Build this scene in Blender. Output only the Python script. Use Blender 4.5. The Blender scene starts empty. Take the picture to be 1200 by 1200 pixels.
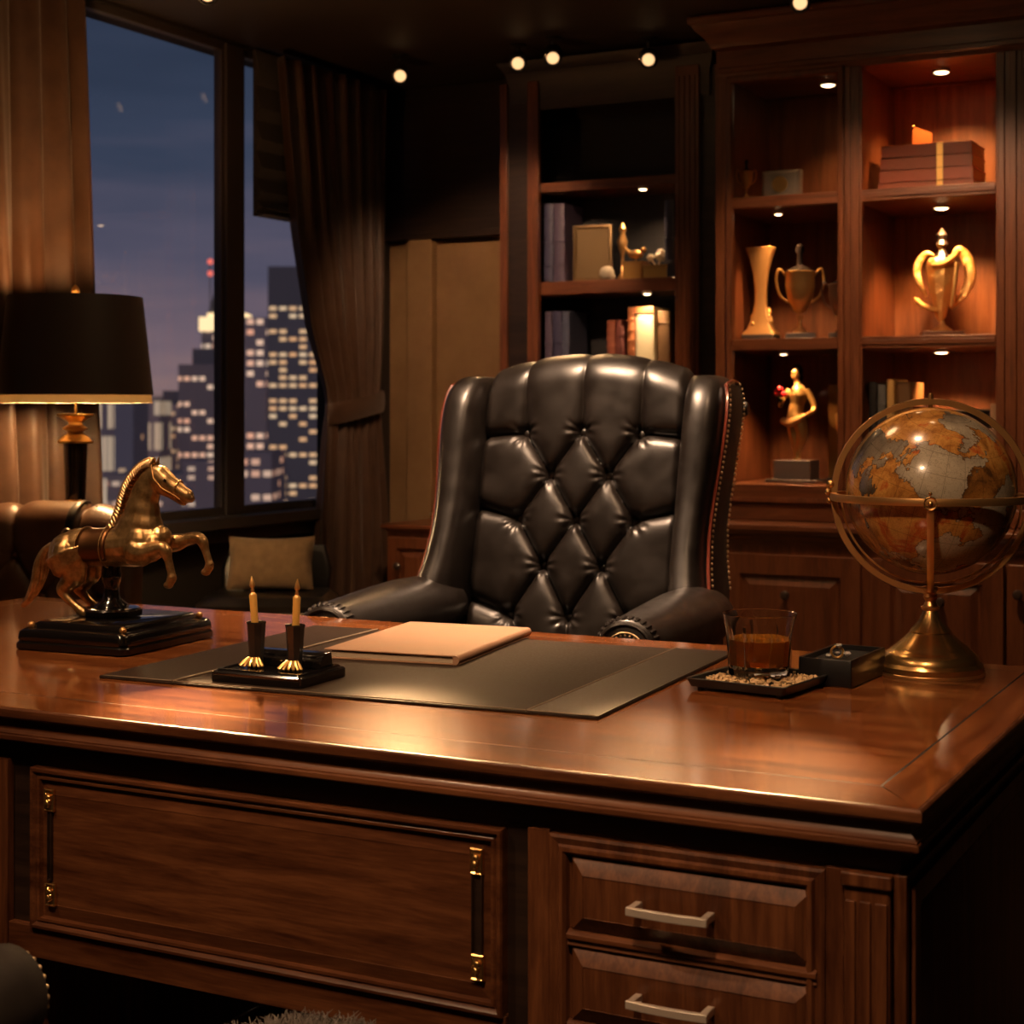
import bpy, math, random
import numpy as np
from mathutils import Vector, Matrix
R = math.radians
PI = math.pi
sc = bpy.context.scene
C = sc.collection
rnd = random.Random(7)

# ------------------------------------------------------------------ mesh builder
class MB:
    def __init__(s):
        s.v = []; s.f = []
    def add(s, vs, fs):
        n = len(s.v); s.v += [tuple(p) for p in vs]; s.f += [tuple(i + n for i in f) for f in fs]; return s
    def box(s, x0, x1, y0, y1, z0, z1, M=None):
        vs = [Vector((x, y, z)) for z in (z0, z1) for y in (y0, y1) for x in (x0, x1)]
        if M: vs = [M @ p for p in vs]
        return s.add(vs, [(0, 2, 3, 1), (4, 5, 7, 6), (0, 1, 5, 4), (2, 6, 7, 3), (0, 4, 6, 2), (1, 3, 7, 5)])
    def loft(s, rings, cap=True, closed=False):
        n = len(rings[0]); vs = [p for r in rings for p in r]; fs = []
        m = len(rings)
        for k in range(m if closed else m - 1):
            a, b = k * n, ((k + 1) % m) * n
            for i in range(n):
                j = (i + 1) % n
                fs.append((a + i, a + j, b + j, b + i))
        if cap and not closed:
            fs.append(tuple(reversed(range(n)))); fs.append(tuple(range((m - 1) * n, m * n)))
        return s.add(vs, fs)
    def lathe(s, prof, c=(0, 0, 0), seg=32, cap=True, M=None, tw=0):
        rings = []
        for r, z in prof:
            ring = [Vector((c[0] + r * math.cos(2 * PI * i / seg + tw), c[1] + r * math.sin(2 * PI * i / seg + tw), c[2] + z)) for i in range(seg)]
            if M: ring = [M @ p for p in ring]
            rings.append(ring)
        return s.loft(rings, cap)
    def tube(s, pts, rad, seg=10, closed=False, flat=1.0, up=None):
        pts = [Vector(p) for p in pts]; n = len(pts); rings = []
        if not hasattr(rad, '__len__'): rad = [rad] * n
        pn = None
        for i, p in enumerate(pts):
            if closed: t = pts[(i + 1) % n] - pts[i - 1]
            else: t = pts[min(i + 1, n - 1)] - pts[max(i - 1, 0)]
            t.normalize()
            if up is not None: a = Vector(up)
            elif pn is None: a = Vector((0, 0, 1)) if abs(t.z) < .9 else Vector((0, 1, 0))
            else: a = pn
            b = t.cross(a)
            if b.length < 1e-6: b = t.orthogonal()
            b.normalize(); a = b.cross(t).normalized(); pn = a
            r = rad[i]; ra, rb = (r if hasattr(r, '__len__') else (r, r * flat))
            rings.append([p + a * (ra * math.cos(2 * PI * k / seg)) + b * (rb * math.sin(2 * PI * k / seg)) for k in range(seg)])
        return s.loft(rings, not closed, closed)
    def ball(s, c, r, seg=14, sc_=(1, 1, 1)):
        prof = []
        m = max(6, seg // 2)
        for i in range(m + 1):
            a = -PI / 2 + PI * i / m
            prof.append((max(1e-4, math.cos(a)), math.sin(a)))
        rings = [[Vector((c[0] + r * sc_[0] * q * math.cos(2 * PI * k / seg), c[1] + r * sc_[1] * q * math.sin(2 * PI * k / seg), c[2] + r * sc_[2] * z)) for k in range(seg)] for q, z in prof]
        return s.loft(rings, True)
    def prism(s, poly, z0, z1):
        return s.loft([[Vector((x, y, z0)) for x, y in poly], [Vector((x, y, z1)) for x, y in poly]])
    def nest(s, x0, x1, z0, z1, steps, cap=True, ax='-y', at=0):
        """nested rectangular loops: steps = (inset, height towards the viewer)"""
        rings = []
        for ins, h in steps:
            q = [(x0 + ins, z0 + ins), (x1 - ins, z0 + ins), (x1 - ins, z1 - ins), (x0 + ins, z1 - ins)]
            if ax == '-y': rings.append([Vector((x, at - h, z)) for x, z in q])
            elif ax == '+x': rings.append([Vector((at + h, x, z)) for x, z in q])
            elif ax == '+z': rings.append([Vector((x, z, at + h)) for x, z in q])
        n = len(s.v); m = len(rings)
        vs = [p for r in rings for p in r]; fs = []
        for k in range(m - 1):
            for i in range(4):
                j = (i + 1) % 4
                fs.append((k * 4 + i, k * 4 + j, k * 4 + 4 + j, k * 4 + 4 + i))
        if cap: fs.append(tuple(range(m * 4 - 4, m * 4)))
        return s.add(vs, fs)

def rrect(cx, cy, hx, hy, r, z, n=5):
    out = []
    for sx, sy, a0 in ((1, 1, 0), (-1, 1, 90), (-1, -1, 180), (1, -1, 270)):
        for k in range(n + 1):
            a = R(a0 + 90 * k / n)
            out.append(Vector((cx + sx * (hx - r) + r * math.cos(a), cy + sy * (hy - r) + r * math.sin(a), z)))
    return out

def spline(pts, n=8):
    P = [Vector(p) for p in pts]; out = []
    for i in range(len(P) - 1):
        a = P[max(i - 1, 0)]; b = P[i]; c = P[i + 1]; d = P[min(i + 2, len(P) - 1)]
        for k in range(n):
            t = k / n
            out.append(.5 * ((2 * b) + (c - a) * t + (2 * a - 5 * b + 4 * c - d) * t * t + (3 * b - a - 3 * c + d) * t ** 3))
    out.append(P[-1]); return out

def obj(name, mb, mat, parent=None, bevel=0, sharp=38, world=True, seg=2):
    me = bpy.data.meshes.new(name)
    me.from_pydata([tuple(p) for p in mb.v], [], mb.f)
    if parent is not None and world:
        loc = parent.get('_loc', None)
        if loc is not None: me.transform(Matrix.Translation(-Vector(loc)))
    me.update()
    import bmesh
    bm = bmesh.new(); bm.from_mesh(me); bmesh.ops.recalc_face_normals(bm, faces=bm.faces); bm.to_mesh(me); bm.free()
    me.polygons.foreach_set('use_smooth', [True] * len(me.polygons))
    if sharp < 180: me.set_sharp_from_angle(angle=R(sharp))
    me.materials.append(mat)
    o = bpy.data.objects.new(name, me); C.objects.link(o)
    if parent is not None: o.parent = parent
    if bevel:
        b = o.modifiers.new('bevel', 'BEVEL'); b.width = bevel; b.segments = seg; b.limit_method = 'ANGLE'; b.angle_limit = R(30); b.harden_normals = True
    return o

def tag(o, label=None, cat=None, group=None, kind=None):
    if label: o['label'] = label
    if cat: o['category'] = cat
    if group: o['group'] = group
    if kind: o['kind'] = kind
    return o

def thing(name, label, cat, loc=(0, 0, 0), rz=0, group=None):
    o = bpy.data.objects.new(name, None); C.objects.link(o)
    o.location = loc; o.rotation_euler = (0, 0, rz); o.empty_display_size = .05
    if rz == 0: o['_loc'] = list(loc)
    return tag(o, label, cat, group)

def struct(name, mb, mat, **k):
    return tag(obj(name, mb, mat, **k), kind='structure')

def copy_tree(o, parent=None):
    c = o.copy(); C.objects.link(c)
    if parent is not None: c.parent = parent
    for ch in list(o.children): copy_tree(ch, c)
    return c

# ------------------------------------------------------------------ materials
def mat(name, col=(.5, .5, .5), rough=.5, metal=0, spec=.5, coat=0, coat_rough=.1, sheen=0, trans=0, ior=1.5, emit=None, estr=0):
    m = bpy.data.materials.new(name); m.use_nodes = True
    b = m.node_tree.nodes['Principled BSDF']; I = b.inputs
    I['Base Color'].default_value = (*col, 1); I['Roughness'].default_value = rough; I['Metallic'].default_value = metal
    I['Specular IOR Level'].default_value = spec; I['Coat Weight'].default_value = coat; I['Coat Roughness'].default_value = coat_rough
    I['Sheen Weight'].default_value = sheen; I['Transmission Weight'].default_value = trans; I['IOR'].default_value = ior
    if emit: I['Emission Color'].default_value = (*emit, 1); I['Emission Strength'].default_value = estr
    return m
def N(m, t, **k):
    n = m.node_tree.nodes.new(t)
    for a, b in k.items(): setattr(n, a, b)
    return n
def L(m, a, b): m.node_tree.links.new(a, b)
def bsdf(m): return m.node_tree.nodes['Principled BSDF']
def coords(m, scale=(1, 1, 1), kind='Object', rot=(0, 0, 0)):
    tc = N(m, 'ShaderNodeTexCoord'); mp = N(m, 'ShaderNodeMapping')
    mp.inputs['Scale'].default_value = scale; mp.inputs['Rotation'].default_value = rot
    L(m, tc.outputs[kind], mp.inputs['Vector']); return mp.outputs['Vector']
def noise(m, vec, scale=5, detail=4, rough=.55, dist=0):
    n = N(m, 'ShaderNodeTexNoise'); L(m, vec, n.inputs['Vector'])
    n.inputs['Scale'].default_value = scale; n.inputs['Detail'].default_value = detail
    n.inputs['Roughness'].default_value = rough; n.inputs['Distortion'].default_value = dist
    return n.outputs['Fac']
def ramp(m, fac, stops, interp='LINEAR'):
    n = N(m, 'ShaderNodeValToRGB'); L(m, fac, n.inputs['Fac']); n.color_ramp.interpolation = interp
    e = n.color_ramp.elements
    while len(e) < len(stops): e.new(.5)
    for el, (p, c) in zip(e, stops): el.position = p; el.color = (*c, 1) if len(c) == 3 else c
    return n.outputs['Color']
def math_(m, op, a, b=None, c=None):
    n = N(m, 'ShaderNodeMath'); n.operation = op
    for i, x in enumerate((a, b, c)):
        if x is None: continue
        if isinstance(x, (int, float)): n.inputs[i].default_value = x
        else: L(m, x, n.inputs[i])
    return n.outputs[0]
def bump(m, h, strength=.3, dist=.01):
    n = N(m, 'ShaderNodeBump'); n.inputs['Strength'].default_value = strength; n.inputs['Distance'].default_value = dist
    L(m, h, n.inputs['Height']); L(m, n.outputs['Normal'], bsdf(m).inputs['Normal'])

def wood(name, c0, c1, c2, axis='x', rough=.3, coat=.6, coat_rough=.12, sc_=1.0, spec=.5):
    m = mat(name, c1, rough, coat=coat, coat_rough=coat_rough, spec=spec)
    s = {'x': (1.2, 14, 14), 'y': (14, 1.2, 14), 'z': (14, 14, 1.2)}[axis]
    v = coords(m, tuple(q * sc_ for q in s))
    a = noise(m, v, 2.2, 8, .62, .8)
    v2 = coords(m, tuple(q * sc_ * 6 for q in s)); b = noise(m, v2, 3, 3, .6)
    f = math_(m, 'ADD', math_(m, 'MULTIPLY', a, .75), math_(m, 'MULTIPLY', b, .25))
    col = ramp(m, f, [(.36, c0), (.5, c1), (.63, c2)])
    L(m, col, bsdf(m).inputs['Base Color'])
    if spec > 0: bump(m, b, .05, .002)
    return m
def leather(name, c0, c1, rough=.36, scale=1.0, coat=.15, spec=.5, grain=18):
    m = mat(name, c0, rough, coat=coat, coat_rough=.25, spec=spec)
    v = coords(m)
    a = noise(m, v, grain * scale, 5); vo = N(m, 'ShaderNodeTexVoronoi'); L(m, v, vo.inputs['Vector']); vo.inputs['Scale'].default_value = 420 * scale
    L(m, ramp(m, a, [(.3, c0), (.7, c1)]), bsdf(m).inputs['Base Color'])
    L(m, ramp(m, a, [(.3, (rough - .05,) * 3), (.7, (rough + .1,) * 3)]), bsdf(m).inputs['Roughness'])
    bump(m, vo.outputs['Distance'], .12, .001)
    return m

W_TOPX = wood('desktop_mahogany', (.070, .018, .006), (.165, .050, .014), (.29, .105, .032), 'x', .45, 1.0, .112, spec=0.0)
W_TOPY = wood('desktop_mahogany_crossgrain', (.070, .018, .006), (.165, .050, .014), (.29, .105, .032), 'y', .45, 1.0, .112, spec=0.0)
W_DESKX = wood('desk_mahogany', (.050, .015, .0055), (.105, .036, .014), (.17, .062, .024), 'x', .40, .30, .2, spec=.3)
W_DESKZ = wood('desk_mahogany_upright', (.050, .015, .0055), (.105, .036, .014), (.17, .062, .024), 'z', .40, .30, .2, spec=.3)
W_CABX = wood('cabinet_cherry', (.085, .024, .008), (.15, .045, .015), (.20, .065, .024), 'x', .38, .35, .3)
W_CABZ = wood('cabinet_cherry_upright', (.085, .024, .008), (.15, .045, .015), (.20, .065, .024), 'z', .38, .35, .3)
W_BACK = wood('cabinet_back_veneer', (.13, .045, .014), (.21, .075, .024), (.28, .11, .038), 'z', .5, .1, .3, .7)
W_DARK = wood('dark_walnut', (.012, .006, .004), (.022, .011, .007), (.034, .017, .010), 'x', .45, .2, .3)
NAVY = mat('dark_backboard', (.010, .010, .014), .6)
BLKLEA = leather('black_leather', (.0065, .0048, .0040), (.012, .0088, .0072), .34)
BRNLEA = leather('brown_leather', (.085, .038, .018), (.13, .062, .030), .42)
PADLEA = leather('desk_pad_leather', (.016, .0105, .0075), (.042, .027, .019), .52, 2.2, .0, .04, 90)
REDWOOD = mat('red_stained_trim', (.13, .022, .010), .3, coat=.5)
BRASS = mat('polished_brass', (.78, .46, .17), .26, .95)
GOLD = mat('bright_gold', (.95, .58, .20), .28, .88)
ANTBR = mat('antique_brass', (.74, .42, .16), .32, .85)
NAIL = mat('nailhead_brass', (.95, .70, .42), .38, .8)
NICKEL = mat('satin_nickel', (.85, .74, .63), .40, .6)
BLKLAC = mat('black_lacquer', (.006, .005, .005), .14, coat=.6, coat_rough=.06)
BLKMET = mat('black_satin_metal', (.012, .011, .010), .35, coat=.3)
BLKMAT = mat('matte_black_inlay', (.004, .003, .003), .8)  # plain black of the desktop inlay line
def bronze():
    m = mat('patinated_bronze', (.3, .16, .06), .34, .9)
    a = noise(m, coords(m), 38, 5, .6)
    L(m, ramp(m, a, [(.32, (.22, .125, .048)), (.5, (.50, .31, .13)), (.66, (.78, .52, .25))]), bsdf(m).inputs['Base Color'])
    L(m, ramp(m, a, [(.35, (.40,) * 3), (.6, (.29,) * 3)]), bsdf(m).inputs['Roughness'])
    bump(m, noise(m, coords(m), 160, 3), .08, .002); return m
BRONZE = bronze()
def fabric(name, c0, c1, scale=1, rough=.85, sheen=.3):
    m = mat(name, c0, rough, sheen=sheen)
    v = coords(m); a = noise(m, v, 30 * scale, 4)
    L(m, ramp(m, a, [(.3, c0), (.7, c1)]), bsdf(m).inputs['Base Color'])
    bump(m, noise(m, v, 600 * scale, 2), .2, .001); return m
CURT = fabric('curtain_brown_satin', (.050, .021, .009), (.075, .034, .016), .4, .5, .15)
TANFAB = fabric('tan_linen', (.19, .115, .055), (.26, .16, .08))
def wallpaper():
    m = mat('ochre_plaster', (.3, .17, .07), .8)
    a = noise(m, coords(m), 2.5, 6, .65)
    L(m, ramp(m, a, [(.3, (.21, .115, .047)), (.7, (.32, .185, .080))]), bsdf(m).inputs['Base Color'])
    bump(m, noise(m, coords(m), 60, 4), .15, .004); return m
WALLM = wallpaper()
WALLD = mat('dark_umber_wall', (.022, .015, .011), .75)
CEILM = mat('dark_brown_ceiling', (.030, .020, .014), .6)
FRAMEM = mat('bronze_anodised_frame', (.060, .048, .044), .5)
PAPER = mat('page_paper', (.52, .43, .31), .8)

# ------------------------------------------------------------------ camera / colour
cam = bpy.data.cameras.new('camera'); co = bpy.data.objects.new('camera', cam); C.objects.link(co)
co.location = (0, 0, 1.26); co.rotation_euler = (R(90), 0, R(27.4))
cam.sensor_width = 36; cam.lens = 1909 / 1200 * 36; cam.shift_y = -.10; cam.clip_start = .05; cam.clip_end = 3000
cam.dof.use_dof = True; cam.dof.focus_distance = 2.9; cam.dof.aperture_fstop = 6.3
sc.camera = co
vs = sc.view_settings; vs.view_transform = 'Standard'; vs.look = 'None'; vs.gamma = 1; vs.use_curve_mapping = False; vs.exposure = 0.0
sc.cycles.use_denoising = True
sc.cycles.max_bounces = 8; sc.cycles.caustics_reflective = False; sc.cycles.caustics_refractive = True; sc.cycles.blur_glossy = .6
sc.cycles.sample_clamp_indirect = 4.0

# ------------------------------------------------------------------ dusk sky
w = bpy.data.worlds.new('dusk'); sc.world = w; w.use_nodes = True
nt = w.node_tree; bg = nt.nodes['Background']
tc = nt.nodes.new('ShaderNodeTexCoord'); sx = nt.nodes.new('ShaderNodeSeparateXYZ'); nt.links.new(tc.outputs['Generated'], sx.inputs[0])
nz = nt.nodes.new('ShaderNodeTexNoise'); mpn = nt.nodes.new('ShaderNodeMapping'); mpn.inputs['Scale'].default_value = (2, 2, 16)
nt.links.new(tc.outputs['Generated'], mpn.inputs[0]); nt.links.new(mpn.outputs[0], nz.inputs['Vector']); nz.inputs['Scale'].default_value = 3.5; nz.inputs['Detail'].default_value = 5
ma = nt.nodes.new('ShaderNodeMath'); ma.operation = 'MULTIPLY_ADD'; nt.links.new(nz.outputs['Fac'], ma.inputs[0]); ma.inputs[1].default_value = .09; ma.inputs[2].default_value = -.045
mb_ = nt.nodes.new('ShaderNodeMath'); mb_.operation = 'ADD'; nt.links.new(sx.outputs['Z'], mb_.inputs[0]); nt.links.new(ma.outputs[0], mb_.inputs[1])
cr = nt.nodes.new('ShaderNodeValToRGB'); nt.links.new(mb_.outputs[0], cr.inputs[0])
els = cr.color_ramp.elements
stops = [(0.0, (.050, .036, .036)), (.008, (.300, .190, .180)), (.040, (.215, .150, .175)), (.095, (.105, .098, .145)), (.16, (.046, .062, .105)), (.25, (.026, .040, .072)), (.45, (.012, .020, .045))]
while len(els) < len(stops): els.new(.5)
for e, (p, c) in zip(els, stops): e.position = p; e.color = (*c, 1)
nt.links.new(cr.outputs[0], bg.inputs['Color']); bg.inputs['Strength'].default_value = 1.0

# ------------------------------------------------------------------ room shell
WX, BY, CZ = -3.95, 6.40, 2.72
FLOORM = wood('dark_floor_boards', (.012, .006, .004), (.022, .011, .006), (.035, .018, .010), 'y', .35, .3, .2)
struct('floor', MB().box(WX, 2.2, -1.6, BY, -.05, 0), FLOORM)
struct('ceiling', MB().box(WX - .2, 2.3, -1.7, BY + .2, CZ, CZ + .1), CEILM)
struct('wall_back', MB().box(WX - .2, 2.3, BY, BY + .2, 0, CZ), WALLM)
struct('upper_wall_shade_band', MB().box(WX, -3.19, BY - .035, BY, 2.03, CZ).box(WX, -3.19, BY - .06, BY, 2.03, 2.06), W_DARK, bevel=.004)  # dark boards added to stand in for darkness on the upper wall
struct('trim_2', MB().box(-3.83, -3.70, BY - .05, BY, 0, 2.03), WALLM, bevel=.004)
struct('baseboard_back', MB().box(WX, 2.2, BY - .055, BY, 0, .12), W_DARK, bevel=.004)
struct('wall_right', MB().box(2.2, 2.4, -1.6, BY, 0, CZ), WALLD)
struct('wall_front', MB().box(WX - .2, 2.4, -1.8, -1.6, 0, CZ), WALLM)
SILL, HEAD = .845, 2.705
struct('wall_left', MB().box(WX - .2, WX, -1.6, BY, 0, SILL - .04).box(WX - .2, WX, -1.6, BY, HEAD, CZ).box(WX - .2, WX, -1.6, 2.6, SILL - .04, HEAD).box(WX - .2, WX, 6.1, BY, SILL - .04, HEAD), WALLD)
struct('baseboard_left', MB().box(WX, WX + .02, -1.6, BY, 0, .12), W_DARK)
def glass_pane():
    m = bpy.data.materials.new('window_glass'); m.use_nodes = True; t = m.node_tree; t.nodes.clear()
    o = t.nodes.new('ShaderNodeOutputMaterial'); mx = t.nodes.new('ShaderNodeMixShader'); tr = t.nodes.new('ShaderNodeBsdfTransparent'); g = t.nodes.new('ShaderNodeBsdfGlossy')
    tr.inputs[0].default_value = (.93, .93, .95, 1); g.inputs['Roughness'].default_value = .02; mx.inputs[0].default_value = .05
    t.links.new(tr.outputs[0], mx.inputs[1]); t.links.new(g.outputs[0], mx.inputs[2]); t.links.new(mx.outputs[0], o.inputs[0]); return m
GLP = glass_pane()
def window(n, y0, y1):
    f = MB(); x0, x1 = WX - .05, WX - .01
    f.box(x0, x1, y0, y1, SILL, SILL + .03).box(x0, x1, y0, y1, HEAD - .03, HEAD).box(x0, x1, y0, y0 + .03, SILL + .03, HEAD - .03).box(x0, x1, y1 - .03, y1, SILL + .03, HEAD - .03)
    o = struct('window_%d' % n, f, FRAMEM, bevel=.003)
    p = obj('window_pane', MB().box(WX - .035, WX - .029, y0 + .03, y1 - .03, SILL + .03, HEAD - .03), GLP, o)
    return o
window(1, 2.6, 5.19); window(2, 5.277, 6.1)
struct('trim_3', MB().box(WX - .052, WX + .004, 5.175, 5.292, SILL, HEAD), FRAMEM, bevel=.004)
struct('trim_4', MB().box(WX - .1, WX + .10, 2.6, 6.1, SILL - .045, SILL).box(WX, WX + .05, 2.6, 6.1, SILL - .10, SILL - .045), FRAMEM, bevel=.004)

# pleated dark sheet added to darken the upper half of the narrow window
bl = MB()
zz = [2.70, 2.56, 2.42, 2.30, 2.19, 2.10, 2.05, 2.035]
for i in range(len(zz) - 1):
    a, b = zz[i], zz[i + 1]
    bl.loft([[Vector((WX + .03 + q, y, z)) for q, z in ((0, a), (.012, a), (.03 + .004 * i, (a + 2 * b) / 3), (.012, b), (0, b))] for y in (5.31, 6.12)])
tag(obj('upper_pane_dark_sheet', bl, fabric('dark_band_cloth', (.016, .012, .010), (.026, .019, .015))), 'dark brown pleated sheet added to darken the top of the narrow window', 'dark sheet')

# curtains -----------------------------------------------------------
def curtain(name, label, rows, nf, amp, x=-3.84, ny=160, parts=()):
    root = thing(name, label, 'curtain', (x, (rows[0][1] + rows[0][2]) / 2, 0))
    mb = MB(); nz_ = 60; vs = []; zs = [r[0] for r in rows]
    for k in range(nz_ + 1):
        z = zs[0] + (zs[-1] - zs[0]) * k / nz_
        y0 = np.interp(z, zs, [r[1] for r in rows]); y1 = np.interp(z, zs, [r[2] for r in rows]); am = np.interp(z, zs, [r[3] for r in rows])
        for i in range(ny + 1):
            t = i / ny
            ph = 2 * PI * nf * (t + .012 * math.sin(9 * t + z))
            dx = am * (math.cos(ph) + .28 * math.cos(2.3 * ph + 1.7 * z))
            vs.append((x + dx, y0 + (y1 - y0) * t + .25 * am * math.sin(ph), z))
    fs = []
    for k in range(nz_):
        for i in range(ny):
            a = k * (ny + 1) + i; fs.append((a, a + 1, a + ny + 2, a + ny + 1))
    mb.add(vs, fs)
    p = obj('drape', mb, CURT, root, sharp=180)
    s = p.modifiers.new('thick', 'SOLIDIFY'); s.thickness = .004
    return root
curtain('curtain', 'brown floor length curtain hanging in deep folds behind the black lamp', [(.02, 3.05, 4.33, .035), (1.0, 3.1, 4.30, .035), (2.68, 3.1, 4.22, .032)], 9, .035)
cr_ = curtain('curtain', 'brown curtain tied back in the corner beside the ochre wall',
        [(.02, 5.60, 6.20, .03), (.83, 5.66, 6.16, .03), (1.15, 5.70, 6.13, .022), (1.27, 5.72, 6.12, .014), (1.34, 5.71, 6.12, .016), (1.6, 5.58, 6.14, .026), (2.0, 5.47, 6.15, .03), (2.68, 5.36, 6.16, .03)], 7, .03)
tb = MB(); tb.tube([(-3.84 + .045 * math.cos(t), 5.94 + .215 * math.sin(t), 1.27 + .03 * math.sin(t)) for t in np.linspace(0, 2 * PI, 40, endpoint=False)], [(.045, .006)] * 40, 8, True, up=(0, 0, 1))
obj('tieback', tb, CURT, cr_, sharp=60)

# ------------------------------------------------------------------ city outside
def city_mat(name, cw, ch, lit, base, cols, estr, haze, seed, gap=.45, runs=1):
    m = mat(name, base, .5, emit=(1, 1, 1), estr=1)
    v = coords(m); sp = N(m, 'ShaderNodeSeparateXYZ'); L(m, v, sp.inputs[0])
    u = math_(m, 'ADD', sp.outputs['X'], sp.outputs['Y'])
    cu = math_(m, 'DIVIDE', u, cw); cz = math_(m, 'DIVIDE', sp.outputs['Z'], ch)
    fu = math_(m, 'FLOOR', cu); fz = math_(m, 'FLOOR', cz)
    cb = N(m, 'ShaderNodeCombineXYZ'); L(m, math_(m, 'FLOOR', math_(m, 'DIVIDE', fu, runs)), cb.inputs[0]); L(m, fz, cb.inputs[1]); cb.inputs[2].default_value = seed
    wn = N(m, 'ShaderNodeTexWhiteNoise'); wn.noise_dimensions = '3D'; L(m, cb.outputs[0], wn.inputs['Vector'])
    cb2 = N(m, 'ShaderNodeCombineXYZ'); cb2.inputs[0].default_value = seed; L(m, fz, cb2.inputs[1])
    wr = N(m, 'ShaderNodeTexWhiteNoise'); wr.noise_dimensions = '3D'; L(m, cb2.outputs[0], wr.inputs['Vector'])
    thr = math_(m, 'MULTIPLY', math_(m, 'POWER', wr.outputs['Value'], .8), lit * 1.9)
    on = math_(m, 'LESS_THAN', wn.outputs['Value'], thr)
    inx = math_(m, 'MULTIPLY', math_(m, 'GREATER_THAN', math_(m, 'FRACT', cu), .16), math_(m, 'LESS_THAN', math_(m, 'FRACT', cu), .86))
    inz = math_(m, 'MULTIPLY', math_(m, 'GREATER_THAN', math_(m, 'FRACT', cz), gap), math_(m, 'LESS_THAN', math_(m, 'FRACT', cz), .92))
    ge = N(m, 'ShaderNodeNewGeometry'); sn = N(m, 'ShaderNodeSeparateXYZ'); L(m, ge.outputs['Normal'], sn.inputs[0])
    side = math_(m, 'LESS_THAN', math_(m, 'ABSOLUTE', sn.outputs['Z']), .5)
    k = math_(m, 'MULTIPLY', math_(m, 'MULTIPLY', math_(m, 'MULTIPLY', on, inx), inz), side)
    col = ramp(m, wn.outputs['Color'], cols)
    mx = N(m, 'ShaderNodeMix'); mx.data_type = 'RGBA'; L(m, k, mx.inputs['Factor']); mx.inputs['A'].default_value = (0, 0, 0, 1); L(m, col, mx.inputs['B'])
    L(m, mx.outputs['Result'], bsdf(m).inputs['Emission Color']); bsdf(m).inputs['Emission Strength'].default_value = estr
    return m
WARM = [(0, (1, .48, .18)), (.5, (1, .62, .30)), (.85, (1, .74, .44)), (1, (.80, .85, .9))]
ORNG = [(0, (1, .42, .22)), (.5, (1, .60, .38)), (1, (1, .80, .55))]
CREAM = [(0, (1, .68, .38)), (1, (1, .78, .50))]
TH = R(27.4)
def fc(X, Y): return (X * math.cos(TH) - Y * math.sin(TH), X * math.sin(TH) + Y * math.cos(TH))
def tower(name, label, X0, X1, D, z1, m, depth, extra=None, zb=-90, yaw=0):
    """X0..X1 metres across the view axis, D metres away along it"""
    a, b = fc((X0 + X1) / 2, D + depth / 2)
    root = thing(name, label, 'building', (a, b, zb), TH + yaw)
    h = (X1 - X0) / 2
    obj('facade', MB().box(-h, h, -depth / 2, depth / 2, 0, z1 - zb), m, root, world=False)
    if extra: extra(root, h, depth, z1 - zb)
    return root
def m_(px, D): return (px - 600) / 1909 * D
def z_(py, D): return 1.26 + (480 - py) / 1909 * D
FCD = (.24, .21, .24)
DK = mat('dark_roof', (.15, .15, .18), .7)
REDL = mat('aviation_red_light', (.4, .05, .04), .5, emit=(1, .18, .12), estr=1.2)
CROWN = mat('lit_crown', (.5, .4, .25), .5, emit=(1, .72, .36), estr=1.5)
def ex_crown(root, h, d, z):
    obj('lit_crown', MB().box(-h - .4, h + .4, -d / 2 - .4, d / 2 + .4, z, z + 2.6).box(-h * .8, h * .8, -d * .4, d * .4, z + 2.6, z + 3.4), CROWN, root, world=False)
    obj('pointed_roof', MB().lathe([(h * .5, 0), (h * .25, 3.6), (h * .10, 7)], (-1.9, 0, z + 3.4), 4), DK, root, world=False)
    obj('spire', MB().lathe([(.5, 0), (.5, 3.2), (.05, 5.0)], (-1.9, 0, z + 8.5), 6), mat('lit_spire', (.5, .35, .2), .5, emit=(1, .66, .34), estr=.5), root, world=False)
    obj('antenna', MB().tube([(-3.6, 0, z), (-3.6, 0, z + 13)], .12, 6), DK, root, world=False)
    for q in (11, 13.2): obj('warning_lamp', MB().ball((-3.6, 0, z + q), .55, 8), REDL, root, world=False)
def ex_step(root, h, d, z):
    obj('roof_storey', MB().box(-h * .55, h, -d * .3, d * .3, z, z + 2.4), DK, root, world=False)
def ex_mast(root, h, d, z):
    obj('roof_rim', MB().box(-h, h, -d / 2, d / 2, z, z + 3.6), DK, root, world=False)
    obj('antenna', MB().tube([(h * .2, 0, z), (h * .2, 0, z + 5.5)], .12, 6), DK, root, world=False)
D = 300; tower('crowned_skyscraper', 'distant slender tower with glowing crown and spire left of the window mullion', m_(236, D), m_(292, D), D, z_(388, D),
      city_mat('city_a', 1.4, 1.5, .48, FCD, ORNG, .8, 0, 3.1, .35), 9, ex_crown)
D = 240; tower('stepped_office_tower', 'dark stepped office block in front of the crowned tower', m_(209, D), m_(268, D), D, z_(427, D),
      city_mat('city_b', 1.15, 1.25, .34, FCD, ORNG, .9, 0, 8.2, .40, 2), 10, ex_step)
D = 150; tower('office_tower', 'big dark tower with rows of lit offices next to tied curtain', m_(314, D), m_(410, D), D, z_(358, D),
      city_mat('city_c', .92, 1.42 * .5 * 1.0, .50, (.15, .15, .18), WARM, .85, 0, 5.5, .42, 1), 9, ex_mast)
D = 220; tower('narrow_tower', 'narrow tower squeezed between window mullion and big dark tower', m_(284, D), m_(312, D), D, z_(372, D),
      city_mat('city_d', 1.3, 1.4, .36, (.32, .28, .32), ORNG, .9, 0, 2.2, .40), 8)
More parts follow.
